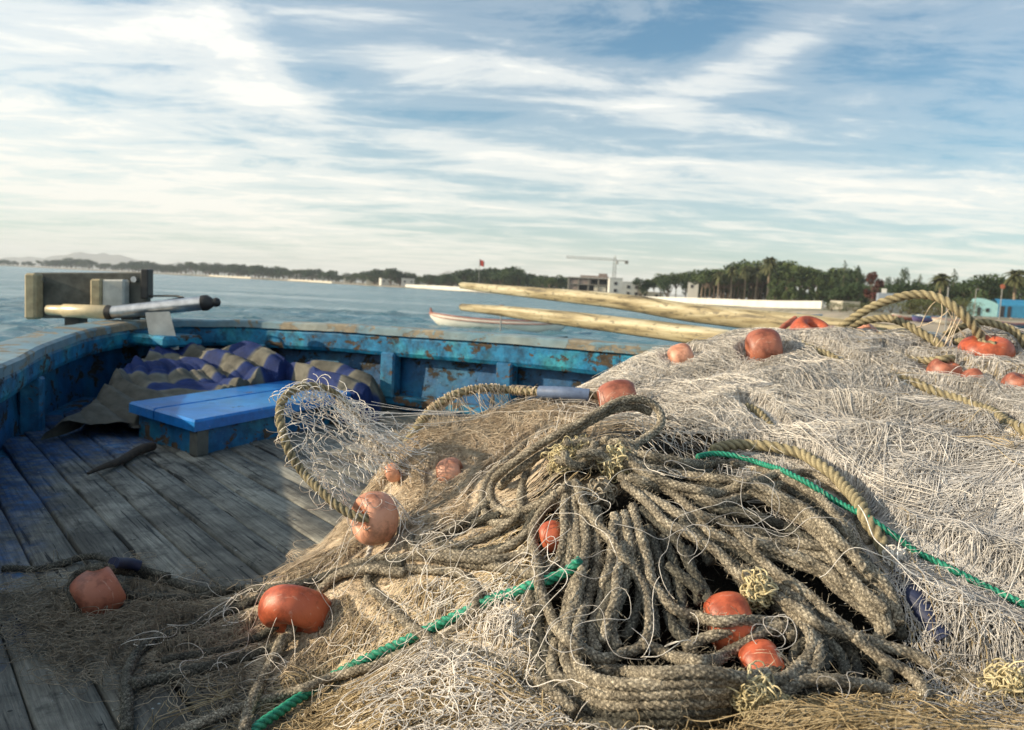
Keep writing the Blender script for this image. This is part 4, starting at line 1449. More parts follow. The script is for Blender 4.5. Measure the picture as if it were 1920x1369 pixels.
# travelling left side -> bow: the right of travel is inboard; bow -> right side: the right of travel is inboard too
cap = [(-.075, -.034), (-.079, -.006), (-.070, 0), (.062, 0), (.074, -.007), (.074, -.034)]
cap2 = [(-.055, -.034), (-.059, -.006), (-.052, 0), (.058, 0), (.068, -.007), (.068, -.034)]
face = [(-.03, -.105), (-.03, -.036), (.058, -.036), (.062, -.05), (.060, -.095), (.052, -.112)]
face2 = [(-.03, -.12), (-.03, -.036), (.052, -.036), (.060, -.048), (.058, -.108), (.048, -.124)]
top_m, side_m = MATS['rail_top'], MATS['rail_paint']
for nm, pts, cp_, fc in (('gunwale_cap', RAIL_L, cap, face), ('gunwale_cap', RAIL_R, cap2, face2)):
    sweep(pts, [(a, b_) for a, b_ in cp_], nm, [top_m], BOAT)
    sweep(pts, fc, 'gunwale_beam', [side_m], BOAT)
    sweep(pts, [(-.045, -.60), (-.040, -.037), (-.020, -.037), (.0, -.36), (-.02, -.60)], 'hull_side', [MATS['hull_inner']], BOAT)
    # outer planking down to the water
    sweep(pts, [(-.046, -1.75), (-.30, -1.4) if 0 else (.10, -1.75), (-.046, -.60)], 'hull_bottom', [MATS['hull_inner']], BOAT)
    # stringer low on the inner side
    sweep(pts[2:] if pts is RAIL_R else pts[:-2], [(-.02, -.335), (-.02, -.30), (.05, -.30), (.055, -.306), (.055, -.335)], 'stringer', [MATS['hatch_side']], BOAT)

# caps of the bow: breasthook joining both gunwales
m_ = MB()
m_.box((-1.60, 3.62, CAMZ - .30), (.30, .22, .05), Matrix.Rotation(R(-25), 3, 'Z'), .012)
m_.build('breasthook', [side_m], BOAT)


def rail_pt(pts, f, inb):
    c = catmull(np.array(pts, float), 14)
    t = np.gradient(c[:, :2], axis=0); t /= np.linalg.norm(t, axis=1, keepdims=True)
    i = int(f * (len(c) - 1))
    return c[i, 0] + t[i, 1] * inb, c[i, 1] - t[i, 0] * inb, CAMZ - c[i, 2], math.atan2(t[i, 1], t[i, 0])


def rib_at(px_):
    """frame timber of the right side found under a picture column"""
    c = catmull(np.array(RAIL_R, float), 40)
    d = ray(px_, 700.0); r_ = d[0] / d[1]
    k = np.abs(c[:, 0] / np.maximum(c[:, 1], .1) - r_).argmin()
    f = k / (len(c) - 1)
    x, y, z, a = rail_pt(RAIL_R, f, .035)
    m_ = MB()
    m_.box((x, y, z - .21), (.075, .06, .20), Matrix.Rotation(a, 3, 'Z'), .008)
    m_.build('rib', MATS['rib_paint'], BOAT)


for p_ in (500, 740, 968, 1180, 1400):
    rib_at(p_)
for f in (.62,):
    x, y, z, a = rail_pt(RAIL_L, f, .03)
    m_ = MB(); m_.box((x, y, z - .26), (.06, .07, .30), Matrix.Rotation(a, 3, 'Z'), .008); m_.build('rib', MATS['rib_paint'], BOAT)

# deck boards: each a thin box with its own small rise and gap, all one part
def deck():
    r = random.Random(3)
    V = []; F = []; T = []
    ax = AX; nx_ = np.array([-ax[1], ax[0]])
    # outline from both rails
    cl = catmull(np.array(RAIL_L, float), 14)[:, :2]; cr = catmull(np.array(RAIL_R, float), 14)[:, :2]
    poly = np.vstack([cl, cr])
    org = np.array([-1.7, 3.8])
    u = (poly - org) @ ax; v = (poly - org) @ nx_
    wdt = .084
    k0, k1 = int(v.min() / wdt) - 1, int(v.max() / wdt) + 1
    for k in range(k0, k1 + 1):
        va, vb = k * wdt + .0018, (k + 1) * wdt - .0018 - r.random() * .002
        vm = (va + vb) / 2
        xs = []
        for i in range(len(poly)):
            j = (i + 1) % len(poly)
            if (v[i] - vm) * (v[j] - vm) < 0:
                f = (vm - v[i]) / (v[j] - v[i]); xs.append(u[i] + f * (u[j] - u[i]))
        if len(xs) < 2: continue
        a, b_ = min(xs) + .02, max(xs) - .02
        if b_ - a < .15: continue
        cuts = [a] + sorted(c for c in [a + r.uniform(.9, 1.8), a + r.uniform(2.2, 3.2)] if c < b_ - .3) + [b_]
        for s, e in zip(cuts[:-1], cuts[1:]):
            n = max(2, int((e - s) / .12)); tt = r.random(); z0 = DECK - r.random() * .003
            e -= .002
            base = len(V); ph = r.random() * 6
            prof = [(va, -.02), (va, -.003), (va + .003, 0), (vm, .0009), (vb - .003, 0), (vb, -.003), (vb, -.02)]
            for i in range(n + 1):
                q = s + (e - s) * i / n
                dz = .0012 * math.sin(q * 5 + ph)
                for (vv, zz) in prof:
                    p = org + ax * q + nx_ * (vv + .0012 * math.sin(q * 9 + ph + vv))
                    V.append((p[0], p[1], z0 + dz + zz)); T.append(tt)
            q = s + .03
            while q < e - .02:
                for vv in (va + .018, vb - .018):
                    if r.random() < .85:
                        p0_ = org + ax * (q + r.uniform(-.004, .004)) + nx_ * vv; b0_ = len(V)
                        for a_ in range(6):
                            V.append((p0_[0] + .0032 * math.cos(a_ * 1.047), p0_[1] + .0032 * math.sin(a_ * 1.047), z0 + .0035)); T.append(-1.2)
                        F.append((b0_, b0_ + 5, b0_ + 4, b0_ + 3)); F.append((b0_, b0_ + 3, b0_ + 2, b0_ + 1))
                q += .36
            m = len(prof)
            for i in range(n):
                for j in range(m - 1):
                    F.append((base + i * m + j, base + (i + 1) * m + j, base + (i + 1) * m + j + 1, base + i * m + j + 1))
    V = np.array(V)
    return mesh_np('deck', V, np.array(F)[:, ::-1], MATS['deck_wood'], BOAT, smooth=False, attr={'tint': T})


deck()
m_ = MB()
cl = catmull(np.array(RAIL_L, float), 10)[:, :2]; cr = catmull(np.array(RAIL_R, float), 10)[:, :2]
poly = [tuple(p) for p in cl] + [tuple(p) for p in cr[1:]]
m_.add([(x, y, DECK - .022) for x, y in poly], [tuple(range(len(poly)))])
m_.build('deck_underside', MATS['rubber_dark'], BOAT)

# cross plank at the bow side, painted blue
# ---- hatch
HAT = empty('deck_hatch', tuple(on_z(363, 845, DECK)))
tag(HAT, 'blue box hatch with two-board lid on the deck in front of the crumpled tarpaulin', 'hatch')
pn = on_z(366, 806, DECK + .085); pl_ = on_z(247, 770, DECK + .085); pr = on_z(652, 750, DECK + .085)
e1 = np.array(pr - pn); e2 = np.array(pl_ - pn)
L1_, L2_ = np.linalg.norm(e1), np.linalg.norm(e2)
d1 = e1 / L1_; d2 = e2 / L2_
zdir = np.array([0, 0, 1.0])


def skew_box(m_, a0, a1, b0, b1, z0, z1, bev=.006, ns=1):
    """box on the hatch axes, a along the long side, b along the short side, small chamfer on the top edges"""
    def q(a, b_, z): return tuple(pn + d1 * a + d2 * b_ + zdir * (z - (DECK + .085)))
    v = [q(a0, b0, z0), q(a1, b0, z0), q(a1, b1, z0), q(a0, b1, z0), q(a0, b0, z1 - bev), q(a1, b0, z1 - bev), q(a1, b1, z1 - bev), q(a0, b1, z1 - bev),
         q(a0 + bev, b0 + bev, z1), q(a1 - bev, b0 + bev, z1), q(a1 - bev, b1 - bev, z1), q(a0 + bev, b1 - bev, z1)]
    m_.add(v, [(0, 1, 5, 4), (1, 2, 6, 5), (2, 3, 7, 6), (3, 0, 4, 7), (4, 5, 9, 8), (5, 6, 10, 9), (6, 7, 11, 10), (7, 4, 8, 11), (8, 9, 10, 11), (3, 2, 1, 0)])


ZT = DECK + .115
m_ = MB(); skew_box(m_, .02, L1_ - .02, .02, L2_ - .02, DECK - .005, DECK + .078); m_.build('coaming', MATS['hatch_side'], HAT)
m_ = MB(); skew_box(m_, .008, .055, -.002, .045, DECK + .002, DECK + .083); m_.build('corner_post', MATS['old_wood_dark'], HAT)
for (b0, b1) in ((-.004, L2_ * .60), (L2_ * .60 + .006, L2_ + .01)):
    m_ = MB(); skew_box(m_, -.006, L1_ + .02, b0, b1, DECK + .0795, ZT, .007); m_.build('lid_board', MATS['hatch_paint'], HAT)

# ---- tarpaulin heaped at the bow
def tarpaulin():
    cpt = [(60, 700, 2.75), (90, 650, 3.2), (150, 690, 3.0), (110, 760, 2.75), (200, 680, 3.2), (250, 660, 3.4), (300, 655, 3.5), (250, 730, 2.98), (350, 690, 3.3), (350, 645, 3.62), (420, 641, 3.68), (500, 640, 3.68), (560, 645, 3.66), (605, 664, 3.6),
           (450, 690, 3.4), (540, 690, 3.52), (620, 690, 3.5), (660, 712, 3.35), (420, 712, 3.25), (600, 706, 3.45), (180, 770, 2.72), (690, 735, 3.28), (240, 765, 2.75)]
    pts = np.array([P(*c) for c in cpt])
    ex = [(-1.36, 2.45, D), (-1.15, 2.5, D), (-1.0, 2.9, D + .08), (-.45, 3.12, D), (-.42, 3.4, D + .03), (-.9, 3.6, D + .22), (-1.45, 3.66, D + .24), (-1.62, 3.4, D + .22), (-1.60, 3.0, D + .20), (-1.46, 2.7, D + .12)]
    pts = np.vstack([pts, np.array(ex)])
    mod = rbf_fit(pts[:, :2], pts[:, 2], lam=3e-2, c=.16)
    n1, n2 = 360, 260
    A, B, C_, Dd = map(np.array, [(-1.46, 2.50), (-.52, 3.14), (-.55, 3.46), (-1.64, 3.66)])
    u, v = np.meshgrid(np.linspace(0, 1, n1), np.linspace(0, 1, n2))
    XY = (A * ((1 - u) * (1 - v))[..., None] + B * (u * (1 - v))[..., None] + C_ * (u * v)[..., None] + Dd * ((1 - u) * v)[..., None])
    XY = XY + .05 * np.stack([vnoise(u * 2 + 3, v * 2, 3, 31, 2), vnoise(u * 2, v * 2 + 7, 3, 33, 2)], -1)
    X, Y_ = XY[..., 0], XY[..., 1]
    Z = rbf_eval(mod, np.stack([X.ravel(), Y_.ravel()], 1)).reshape(X.shape)
    # soft rolls lying side by side, bending slowly; smaller creases follow them
    al = X * .93 - Y_ * .37; ac_ = X * .37 + Y_ * .93
    bend = .42 * vnoise(X + 4, Y_ + 4, 1.7, 51, 1) + .10 * vnoise(X + 9, Y_ + 1, 4.2, 55, 1)
    q1 = ac_ + bend
    amp_ = np.clip(.9 + 1.6 * vnoise(al * .5 + 3, q1 + 6, 3.2, 81, 1), .25, 1.6)
    roll = np.abs(np.sin(q1 * np.pi / .125)) ** .8
    roll2 = np.abs(np.sin((q1 + .05 * vnoise(X + 2, Y_, 6, 83, 1)) * np.pi / .062 + 1.0)) ** .8
    crs = 1 - np.minimum(1, np.abs(vnoise(al * .35 + 6, q1 * 1.2 + 2, 9, 65, 2)) * 6)
    Z = Z + .044 * amp_ * (roll - .55) + .010 * (np.abs(np.sin((X * .8 - Y_ * .6 + .25 * vnoise(X + 2, Y_ + 9, 3, 91, 2)) * np.pi / .19)) ** .8 - .5) * np.clip(.8 + 2 * vnoise(X + 7, Y_ + 2, 4, 93, 1), 0, 1.4) + .024 * (roll2 - .5) * np.clip(1.4 * vnoise(X + 1, Y_ + 1, 5, 87, 1) + .5, .1, 1.2) + .012 * crs + .050 * vnoise(X + 8, Y_ + 8, 3.2, 85, 1)
    wx, wy = X + bend, Y_ + bend
    edge = np.minimum.reduce([u, 1 - u, v * .7 + .05, (1 - v) * .8 + .1])
    Z = D + (Z - D) * np.clip(edge / .05, 0, 1) ** .5
    # under the hatch the cloth stays flat
    M2 = np.linalg.inv(np.array([[d1[0], d2[0]], [d1[1], d2[1]]]))
    ha = M2[0, 0] * (X - pn[0]) + M2[0, 1] * (Y_ - pn[1]); hb = M2[1, 0] * (X - pn[0]) + M2[1, 1] * (Y_ - pn[1])
    out_ = np.maximum.reduce([-ha, ha - L1_, -hb, hb - L2_, 0 * ha])
    Z = np.minimum(Z, D + .03 + np.clip(out_ - .01, 0, 9) * 5.0)
    Z = np.where((hb < -.02) & (ha > -.1), np.minimum(Z, D + .006), Z)
    Z = np.maximum(Z, D + .004)
    Z = np.minimum(Z, CAMZ - .262)
    sa = wx * .8 - wy * .6; sb = wx * .6 + wy * .8
    band = (np.sin(sa * 2 * np.pi / .24 + 1.2 + 5.0 * vnoise(X + 1, Y_ + 3, 4, 71, 3)) + .45 * np.sin(sb * 2 * np.pi / .50 + 3 * vnoise(X + 5, Y_ + 3, 3, 75, 2)))
    leftness = np.clip((-1.15 - X) / .2, 0, 1) * np.clip((3.1 - Y_) / .25, 0, 1)
    T = np.clip(.5 - .9 * (band + .05) * .5 + leftness * 1.2, 0, 1) * .98
    idx = np.arange(n1 * n2).reshape(n2, n1)
    F = np.stack([idx[:-1, :-1], idx[:-1, 1:], idx[1:, 1:], idx[1:, :-1]], -1).reshape(-1, 4)
    V = np.stack([X, Y_, Z], -1).reshape(-1, 3)
    root = None
    V2 = V.copy(); V2[:, 2] -= .004
    o = mesh_np('tarpaulin', V - np.array([-1.0, 3.0, D]), F, MATS['tarp'], attr={'tint': T.ravel()})
    o.location = (-1.0, 3.0, D)
    tag(o, 'crumpled blue and grey patched tarpaulin heaped inside the bow', 'tarpaulin')


tarpaulin()

# stick on the deck
a_ = on_z(165, 888, DECK + .012); b__ = on_z(284, 838, DECK + .014)
m_ = MB(); pts = [a_ + (b__ - a_) * s + np.array([0, 0, .004 * math.sin(9 * s)]) + np.array([.006 * math.sin(7 * s), 0, 0]) for s in np.linspace(0, 1, 9)]
m_.tube(pts, [.004, .007, .009, .011, .012, .013, .014, .016, .014], 8)
o = m_.build('stick', MATS['stick_wood']); tag(o, 'dark wooden stick lying on the deck in front of the hatch', 'stick')

# ---- rudder-head fitting and tiller on the bow
YB = 3.72
RUD = empty('rudder_head', tuple(P(160, 600, YB)))
tag(RUD, 'weathered wooden rudder board with end plates standing on the tip of the boat', 'rudder')


def pbox(m_, x0, y0, x1, y1, Ya, Yb, bev=.004):
    """box whose front covers the given picture rectangle at distance Ya, going back to Yb"""
    a = P(x0, y1, Ya); b_ = P(x1, y1, Ya); c = P(x0, y0, Ya)
    ux = b_ - a; w = np.linalg.norm(ux); ux /= w
    uz = c - a; h = np.linalg.norm(uz); uz /= h
    uy = np.cross(uz, ux); uy /= np.linalg.norm(uy)
    M = Matrix((ux, uy, uz)).transposed()
    dpt = Yb - Ya
    cen = a + ux * w / 2 + uz * h / 2 + uy * dpt / 2
    m_.box(cen, (w, dpt, h), M, bev)


m_ = MB(); pbox(m_, 60, 511, 276, 597, YB + .02, YB + .06, .006); m_.build('board', MATS['old_wood_dark'], RUD)
m_ = MB(); pbox(m_, 44, 512, 66, 599, YB - .05, YB + .02, .01); m_.build('end_plate', MATS['old_wood_lit'], RUD)
m_ = MB(); pbox(m_, 263, 505, 277, 560, YB - .0, YB + .06, .004); m_.build('end_plate', MATS['rubber_dark'], RUD)
m_ = MB(); pbox(m_, 190, 524, 232, 578, YB - .04, YB + .02, .008); m_.build('wood_block', MATS['white_plate'], RUD)
m_ = MB(); pbox(m_, 168, 523, 189, 578, YB - .05, YB + .02, .008); m_.build('wood_block', MATS['old_wood_lit'], RUD)
for (x0_, x1_) in ((120, 150), (226, 250)):
    m_ = MB(); pbox(m_, x0_, 592, x1_, 618, YB - .04, YB + .03, .004); m_.build('bracket', MATS['rubber_dark'], RUD)
for (x_, y_) in ((78, 524), (254, 524)):
    m_ = MB(); q = P(x_, y_, YB + .02); m_.tube([q, q + np.array([0, -.02, 0])], .014, 8); m_.build('bolt', MATS['steel'], RUD)
TIL = empty('tiller', tuple(P(230, 598, YB - .12)))
tag(TIL, 'metal tube tiller with a pale wooden grip and black knob lying across the bow', 'tiller')
p0, p1, p2, p3 = P(90, 581, YB - .06), P(206, 586, YB - .12), P(385, 568, YB - .12), P(404, 568, YB - .12)
m_ = MB(); m_.tube([p0, p0 + (p1 - p0) * .25, p0 + (p1 - p0) * .27, p1, p1 + (p1 - p0) * .02], [.022, .024, .030, .032, .026], 16); m_.build('grip', MATS['handle_wood'], TIL)
m_ = MB(); m_.tube([p1 + (p2 - p1) * .03, p2], [.029, .032], 18); m_.build('tube', MATS['steel'], TIL)
m_ = MB(); m_.tube([p1 - (p1 - p0) * .03, p1 + (p1 - p0) * .05], [.034, .030], 14); m_.build('grip_end', MATS['rubber_dark'], TIL)
m_ = MB(); m_.tube([p2 - (p2 - p1) * .03, p2 + (p2 - p1) * .02, p3], [.036, .036, .012], 14); m_.build('collar', MATS['rubber_dark'], TIL)
m_ = MB()
kb = P(405, 567, YB - .12)
m_.tube([kb + np.array([-.02, 0, 0]), kb + np.array([-.014, 0, 0]), kb, kb + np.array([.014, 0, 0]), kb + np.array([.02, 0, 0])], [.006, .017, .022, .017, .006], 14); m_.build('knob', MATS['rubber_dark'], TIL)
m_ = MB(); m_.tube([P(278, 555, YB + .02), P(330, 555, YB), P(345, 558, YB - .02), P(300, 566, YB - .05)], .005, 6); m_.build('wire', MATS['rubber_dark'], TIL)
# pale stem plate hanging inboard
m_ = MB()
v = []
for Yq in (YB - .16, YB - .19):
    for (x_, y_) in ((272, 586), (318, 584), (336, 655), (285, 660)):
        v.append(tuple(P(x_, y_, Yq)))
m_.add(v, [(3, 2, 1, 0), (4, 5, 6, 7), (0, 1, 5, 4), (1, 2, 6, 5), (2, 3, 7, 6), (3, 0, 4, 7)])
o = m_.build('stem_plate', MATS['white_plate'], BOAT)

# ---- the two long spars lying over the right gunwale
def spar(pts, rads, label, sect=10, flatten=1.0):
    c = catmull(np.array(pts, float), 14); n = len(c)
    rr = np.interp(np.linspace(0, 1, n), np.linspace(0, 1, len(rads)), rads)
    m_ = MB()
    rs = np.array([.75, 1, 1.04, 1, .97, 1.02, 1, .98, 1.03, .99])[:sect]
    root = empty('wooden_spar', tuple(c[n // 2])); tag(root, label, 'spar', 'long wooden spars')
    cc, s = resample(c, .03)
    rr = np.interp(np.linspace(0, 1, len(cc)), np.linspace(0, 1, len(rads)), rads)
    t, a, b_ = frames(cc)
    th = np.arange(20) / 20 * 6.2832
    TH, S = np.meshgrid(th, s)
    rad = rr[:, None] * (1 + .06 * np.cos(4 * TH + .4) + .03 * vnoise(TH * 1.5 + 3, S + 3, 6, 91, 2))
    V = cc[:, None] + a[:, None] * (np.cos(TH) * rad)[..., None] + b_[:, None] * (np.sin(TH) * rad)[..., None]
    m = len(cc); idx = np.arange(m * 20).reshape(m, 20)
    F = np.stack([idx[:-1], np.roll(idx[:-1], -1, 1), np.roll(idx[1:], -1, 1), idx[1:]], -1).reshape(-1, 4)
    V = V.reshape(-1, 3)
    for row in (idx[0], idx[-1]):
        k = len(V); V = np.vstack([V, V[row].mean(0)])
        F = np.vstack([F, np.stack([np.full(10, k), row[0::2], row[1::2], np.roll(row, -2)[0::2]], -1)])
    mesh_np('shaft', V, F, MATS['pole_paint'], root)
    return root


SP1 = spar([P(865, 535, 5.3), P(960, 545, 4.75), P(1151, 564, 3.9), P(1293, 586, 3.45), P(1500, 609, 2.98), P(1720, 638, 2.55)], [.021, .029, .035, .038, .040, .040], 'upper yellow wooden spar with its tip raised highest over the water')
SP2 = spar([P(866, 576, 4.7), P(930, 582, 4.35), P(1100, 602, 3.55), P(1300, 628, 2.9), P(1500, 660, 2.45)], [.020, .030, .034, .034, .034], 'lower yellow wooden spar lying over the blue gunwale')
q = P(1156, 574, 3.88)
m_ = MB()
mid = P(1154, 570, 3.9)
# ================================================================== THE PILE OF NETS, ROPES AND FLOATS
def inpoly(px, py, poly):
    poly = np.array(poly, float); c = np.zeros(np.shape(px), bool)
    j = len(poly) - 1
    for i in range(len(poly)):
        xi, yi = poly[i]; xj, yj = poly[j]
        hit_ = ((yi > py) != (yj > py)) & (px < (xj - xi) * (py - yi) / (yj - yi + 1e-9) + xi)
        c ^= hit_; j = i
    return c


def project(V):
    q = (V - C0) @ RN
    return 960 + FPX * q[..., 0] / -q[..., 2], 684.5 - FPX * q[..., 1] / -q[..., 2]


ROPEZONE = [(930, 900), (1060, 860), (1200, 850), (1480, 880), (1640, 1000), (1700, 1180), (1760, 1290), (1540, 1300), (1300, 1345), (1130, 1369), (1020, 1250), (990, 1050)]
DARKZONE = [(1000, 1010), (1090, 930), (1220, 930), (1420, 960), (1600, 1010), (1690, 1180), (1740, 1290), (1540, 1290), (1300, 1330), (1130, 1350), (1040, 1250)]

# ---- the compact body of the heap (shows between the strands)
st = 2
bx, by = FX[::st, ::st], FY[::st, ::st]
bz = Hs[::st, ::st] - .006 + .005 * vnoise(bx + 5, by + 5, 60, 17, 2)
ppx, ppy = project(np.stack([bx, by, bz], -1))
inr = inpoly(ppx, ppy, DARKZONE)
tn = np.where(inr, 0.0, 1.0)  # body colour darkened below the rope coils to paint in the shade there
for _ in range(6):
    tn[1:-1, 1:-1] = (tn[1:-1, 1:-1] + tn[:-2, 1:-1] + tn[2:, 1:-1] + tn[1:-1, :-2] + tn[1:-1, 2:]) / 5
# cut off outside the hull and where the heap ends on the deck
railR = catmull(np.array(RAIL_R, float), 20)
def inside_boat(x, y):
    pr_ = np.vstack([catmull(np.array(RAIL_L, float), 10)[:, :2], catmull(np.array(RAIL_R, float), 10)[:, :2]])
    return inpoly(x, y, pr_)
keepv = (bz > DECK - .004) & inside_boat(bx, by)
idx = np.arange(bx.size).reshape(bx.shape)
kq = keepv[:-1, :-1] & keepv[1:, :-1] & keepv[1:, 1:] & keepv[:-1, 1:]
F = np.stack([idx[:-1, :-1], idx[:-1, 1:], idx[1:, 1:], idx[1:, :-1]], -1)[kq]
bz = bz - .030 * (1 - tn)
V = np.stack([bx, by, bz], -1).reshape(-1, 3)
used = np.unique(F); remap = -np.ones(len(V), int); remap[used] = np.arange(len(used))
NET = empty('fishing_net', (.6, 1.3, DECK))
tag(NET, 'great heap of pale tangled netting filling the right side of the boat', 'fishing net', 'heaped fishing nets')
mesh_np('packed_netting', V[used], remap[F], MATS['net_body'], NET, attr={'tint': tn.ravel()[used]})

# ---- floats
FLOATS = []


def make_float(px_, py_, wpx, axis, mat, label, lift=.5, flat=.72, Y=None, hole=.20, raster_it=True, scale=1.0):
    if Y is None:
        tt, d = hit(px_, py_, H, .0)
        pt = (C0 + d * tt[:, None])[0]
        a0 = wpx / FPX * pt[1] / 2 * 1.03 * scale
        tt, d = hit(px_, py_, H, a0 * lift)
        pt = (C0 + d * tt[:, None])[0]
    else:
        pt = P(px_, py_, Y)
        a0 = wpx / FPX * Y / 2 * 1.03 * scale
    ax = RN @ np.array(axis, float); ax /= np.linalg.norm(ax)
    h = a0 * hole; cring = (a0 + h) / 2; e = (a0 - h) / 2; b = a0 * flat
    nu, nv = 56, 40
    r_ = np.random.default_rng(int(px_ + py_))
    U, W = np.meshgrid(np.arange(nu) / nu * 2 * np.pi, np.arange(nv) / nv * 2 * np.pi, indexing='ij')
    # outside is a full egg curve, inside a narrow throat
    cw = np.cos(W); sw = np.sin(W)
    ex_ = np.where(cw > 0, 1.0, .75)
    rr = cring + e * np.sign(cw) * np.abs(cw) ** ex_
    zz = b * np.sign(sw) * np.abs(sw) ** .92
    rr = rr * (1 + .018 * np.sin(2 * U + px_) + .010 * np.sin(5 * U + 1))
    t1 = np.cross(ax, [.3, .2, 1.]); t1 /= np.linalg.norm(t1); t2 = np.cross(ax, t1)
    V = (np.cos(U) * rr)[..., None] * t1 + (np.sin(U) * rr)[..., None] * t2 + zz[..., None] * ax
    # moulding seam round the equator
    idx = np.arange(nu * nv).reshape(nu, nv)
    F = np.stack([idx, np.roll(idx, -1, 0), np.roll(np.roll(idx, -1, 0), -1, 1), np.roll(idx, -1, 1)], -1).reshape(-1, 4)
    o = mesh_np('net_float', V.reshape(-1, 3), F, MATS[mat])
    o.location = pt
    tag(o, label, 'float', 'net floats')
    FLOATS.append((pt, a0, ax))
    if raster_it:
        raster(np.array([pt, pt]), min(a0, b * 1.15))
    return pt, a0, ax


f1 = make_float(555, 1146, 132, (-.12, -.80, .55), 'float_red', 'big orange-red float with rope in its hole, on the deck by the green rope', lift=.62, flat=.52)
f2 = make_float(184, 1112, 90, (-.72, -.42, .5), 'float_dull', 'dull red float in shade, farthest left on the deck, wrapped in brown netting', lift=.7, flat=.8)
f3 = make_float(702, 972, 98, (-.72, .02, .62), 'float_faded', 'faded orange float with its hole facing left, under the big rope arch', Y=1.235, flat=.66)
f4 = make_float(1368, 1168, 112, (.93, .2, .05), 'float_red', 'orange float crossed by a grey rope, upper of the two among the coils', lift=.30, flat=.7)
f5 = make_float(1432, 1252, 100, (.9, .35, .05), 'float_red', 'orange float netted with thin pink twine, lower of the two among the coils', lift=.30, flat=.7)
f6 = make_float(1848, 664, 92, (-.08, .93, .30), 'float_red', 'glossy red float with an arched rope entering its top, on the heap crest', Y=1.72, flat=.62, hole=.13)
f7 = make_float(1432, 656, 78, (.93, .1, .12), 'float_dull', 'brownish float standing on edge on the crest under strands of twine', Y=1.80, flat=.74)
f8 = make_float(1519, 627, 76, (.15, .75, .5), 'float_red', 'shiny red float lying flat on the crest behind the brownish upright one', Y=2.0, flat=.62)
f9 = make_float(1626, 634, 50, (.6, .6, .5), 'float_faded', 'small faded float under the feet of the rope arches', Y=1.98, flat=.8)
make_float(1563, 634, 44, (.3, .8, .5), 'float_dull', 'small red float half sunk between the shiny red and small faded ones', Y=1.99, flat=.8)
make_float(1770, 700, 60, (.2, .9, .3), 'float_dull', 'red float sunk in white twine left of the glossy one', lift=.25)
make_float(1826, 716, 48, (.7, .3, .3), 'float_dull', 'dark red float sunk in twine just below the glossy one', lift=.3)
make_float(1912, 728, 62, (.2, .8, .3), 'float_dull', 'red float cut by the frame edge below the rope, right of the glossy one', lift=.3)
make_float(1908, 640, 48, (.2, .3, .8), 'float_faded', 'pale float behind and right of the glossy red one', Y=2.05, scale=.8)
make_float(1278, 674, 58, (.9, .3, .1), 'float_faded', 'faded pink float buried in the crest left of the upright one', lift=.12)
make_float(1160, 757, 84, (.9, .2, .1), 'float_dull', 'brown-red float behind the yellowish rope loop above the knot', lift=.35, flat=.8)
make_float(846, 890, 62, (.9, .3, .1), 'float_faded', 'faded float veiled by beige netting right of the hanging mesh', lift=.05)
make_float(738, 886, 36, (.9, .3, .1), 'float_faded', 'small faded float glimpsed through the mesh hanging from the arch', Y=1.44)
make_float(1036, 1006, 58, (.9, .3, .1), 'float_red', 'small orange float wedged between the vertical ropes below the knot', lift=.3)

# ---- rope bundle
ROPES = []
BUN = empty('rope_bundle', (.14, 1.1, DECK))
tag(BUN, 'thick bundle of crusty grey rope loops fanning out from one knot', 'rope')


def rope_obj(paths, name, mat, parent=None, label=None, style='braid', r=.009, group=None, fz=True, cat='rope', n=24):
    parts = []
    for p in paths:
        parts.append(rope_geo(p, r, style, n=n))
        if fz:
            q = fuzz(p, r, 600 if style == 'braid' else 90)
            parts.append(tubes(q, .00028, .5 + .5 * rng.random(len(q))))
    V, F, T = join(parts)
    if parent is not None:
        return mesh_np(name, V, F, MATS[mat], parent, attr={'tint': T})
    c = V.mean(0); c[2] = V[:, 2].min()
    o = mesh_np(name, V - c, F, MATS[mat], attr={'tint': T})
    o.location = c
    tag(o, label, cat, group)
    return o


RB = .0066
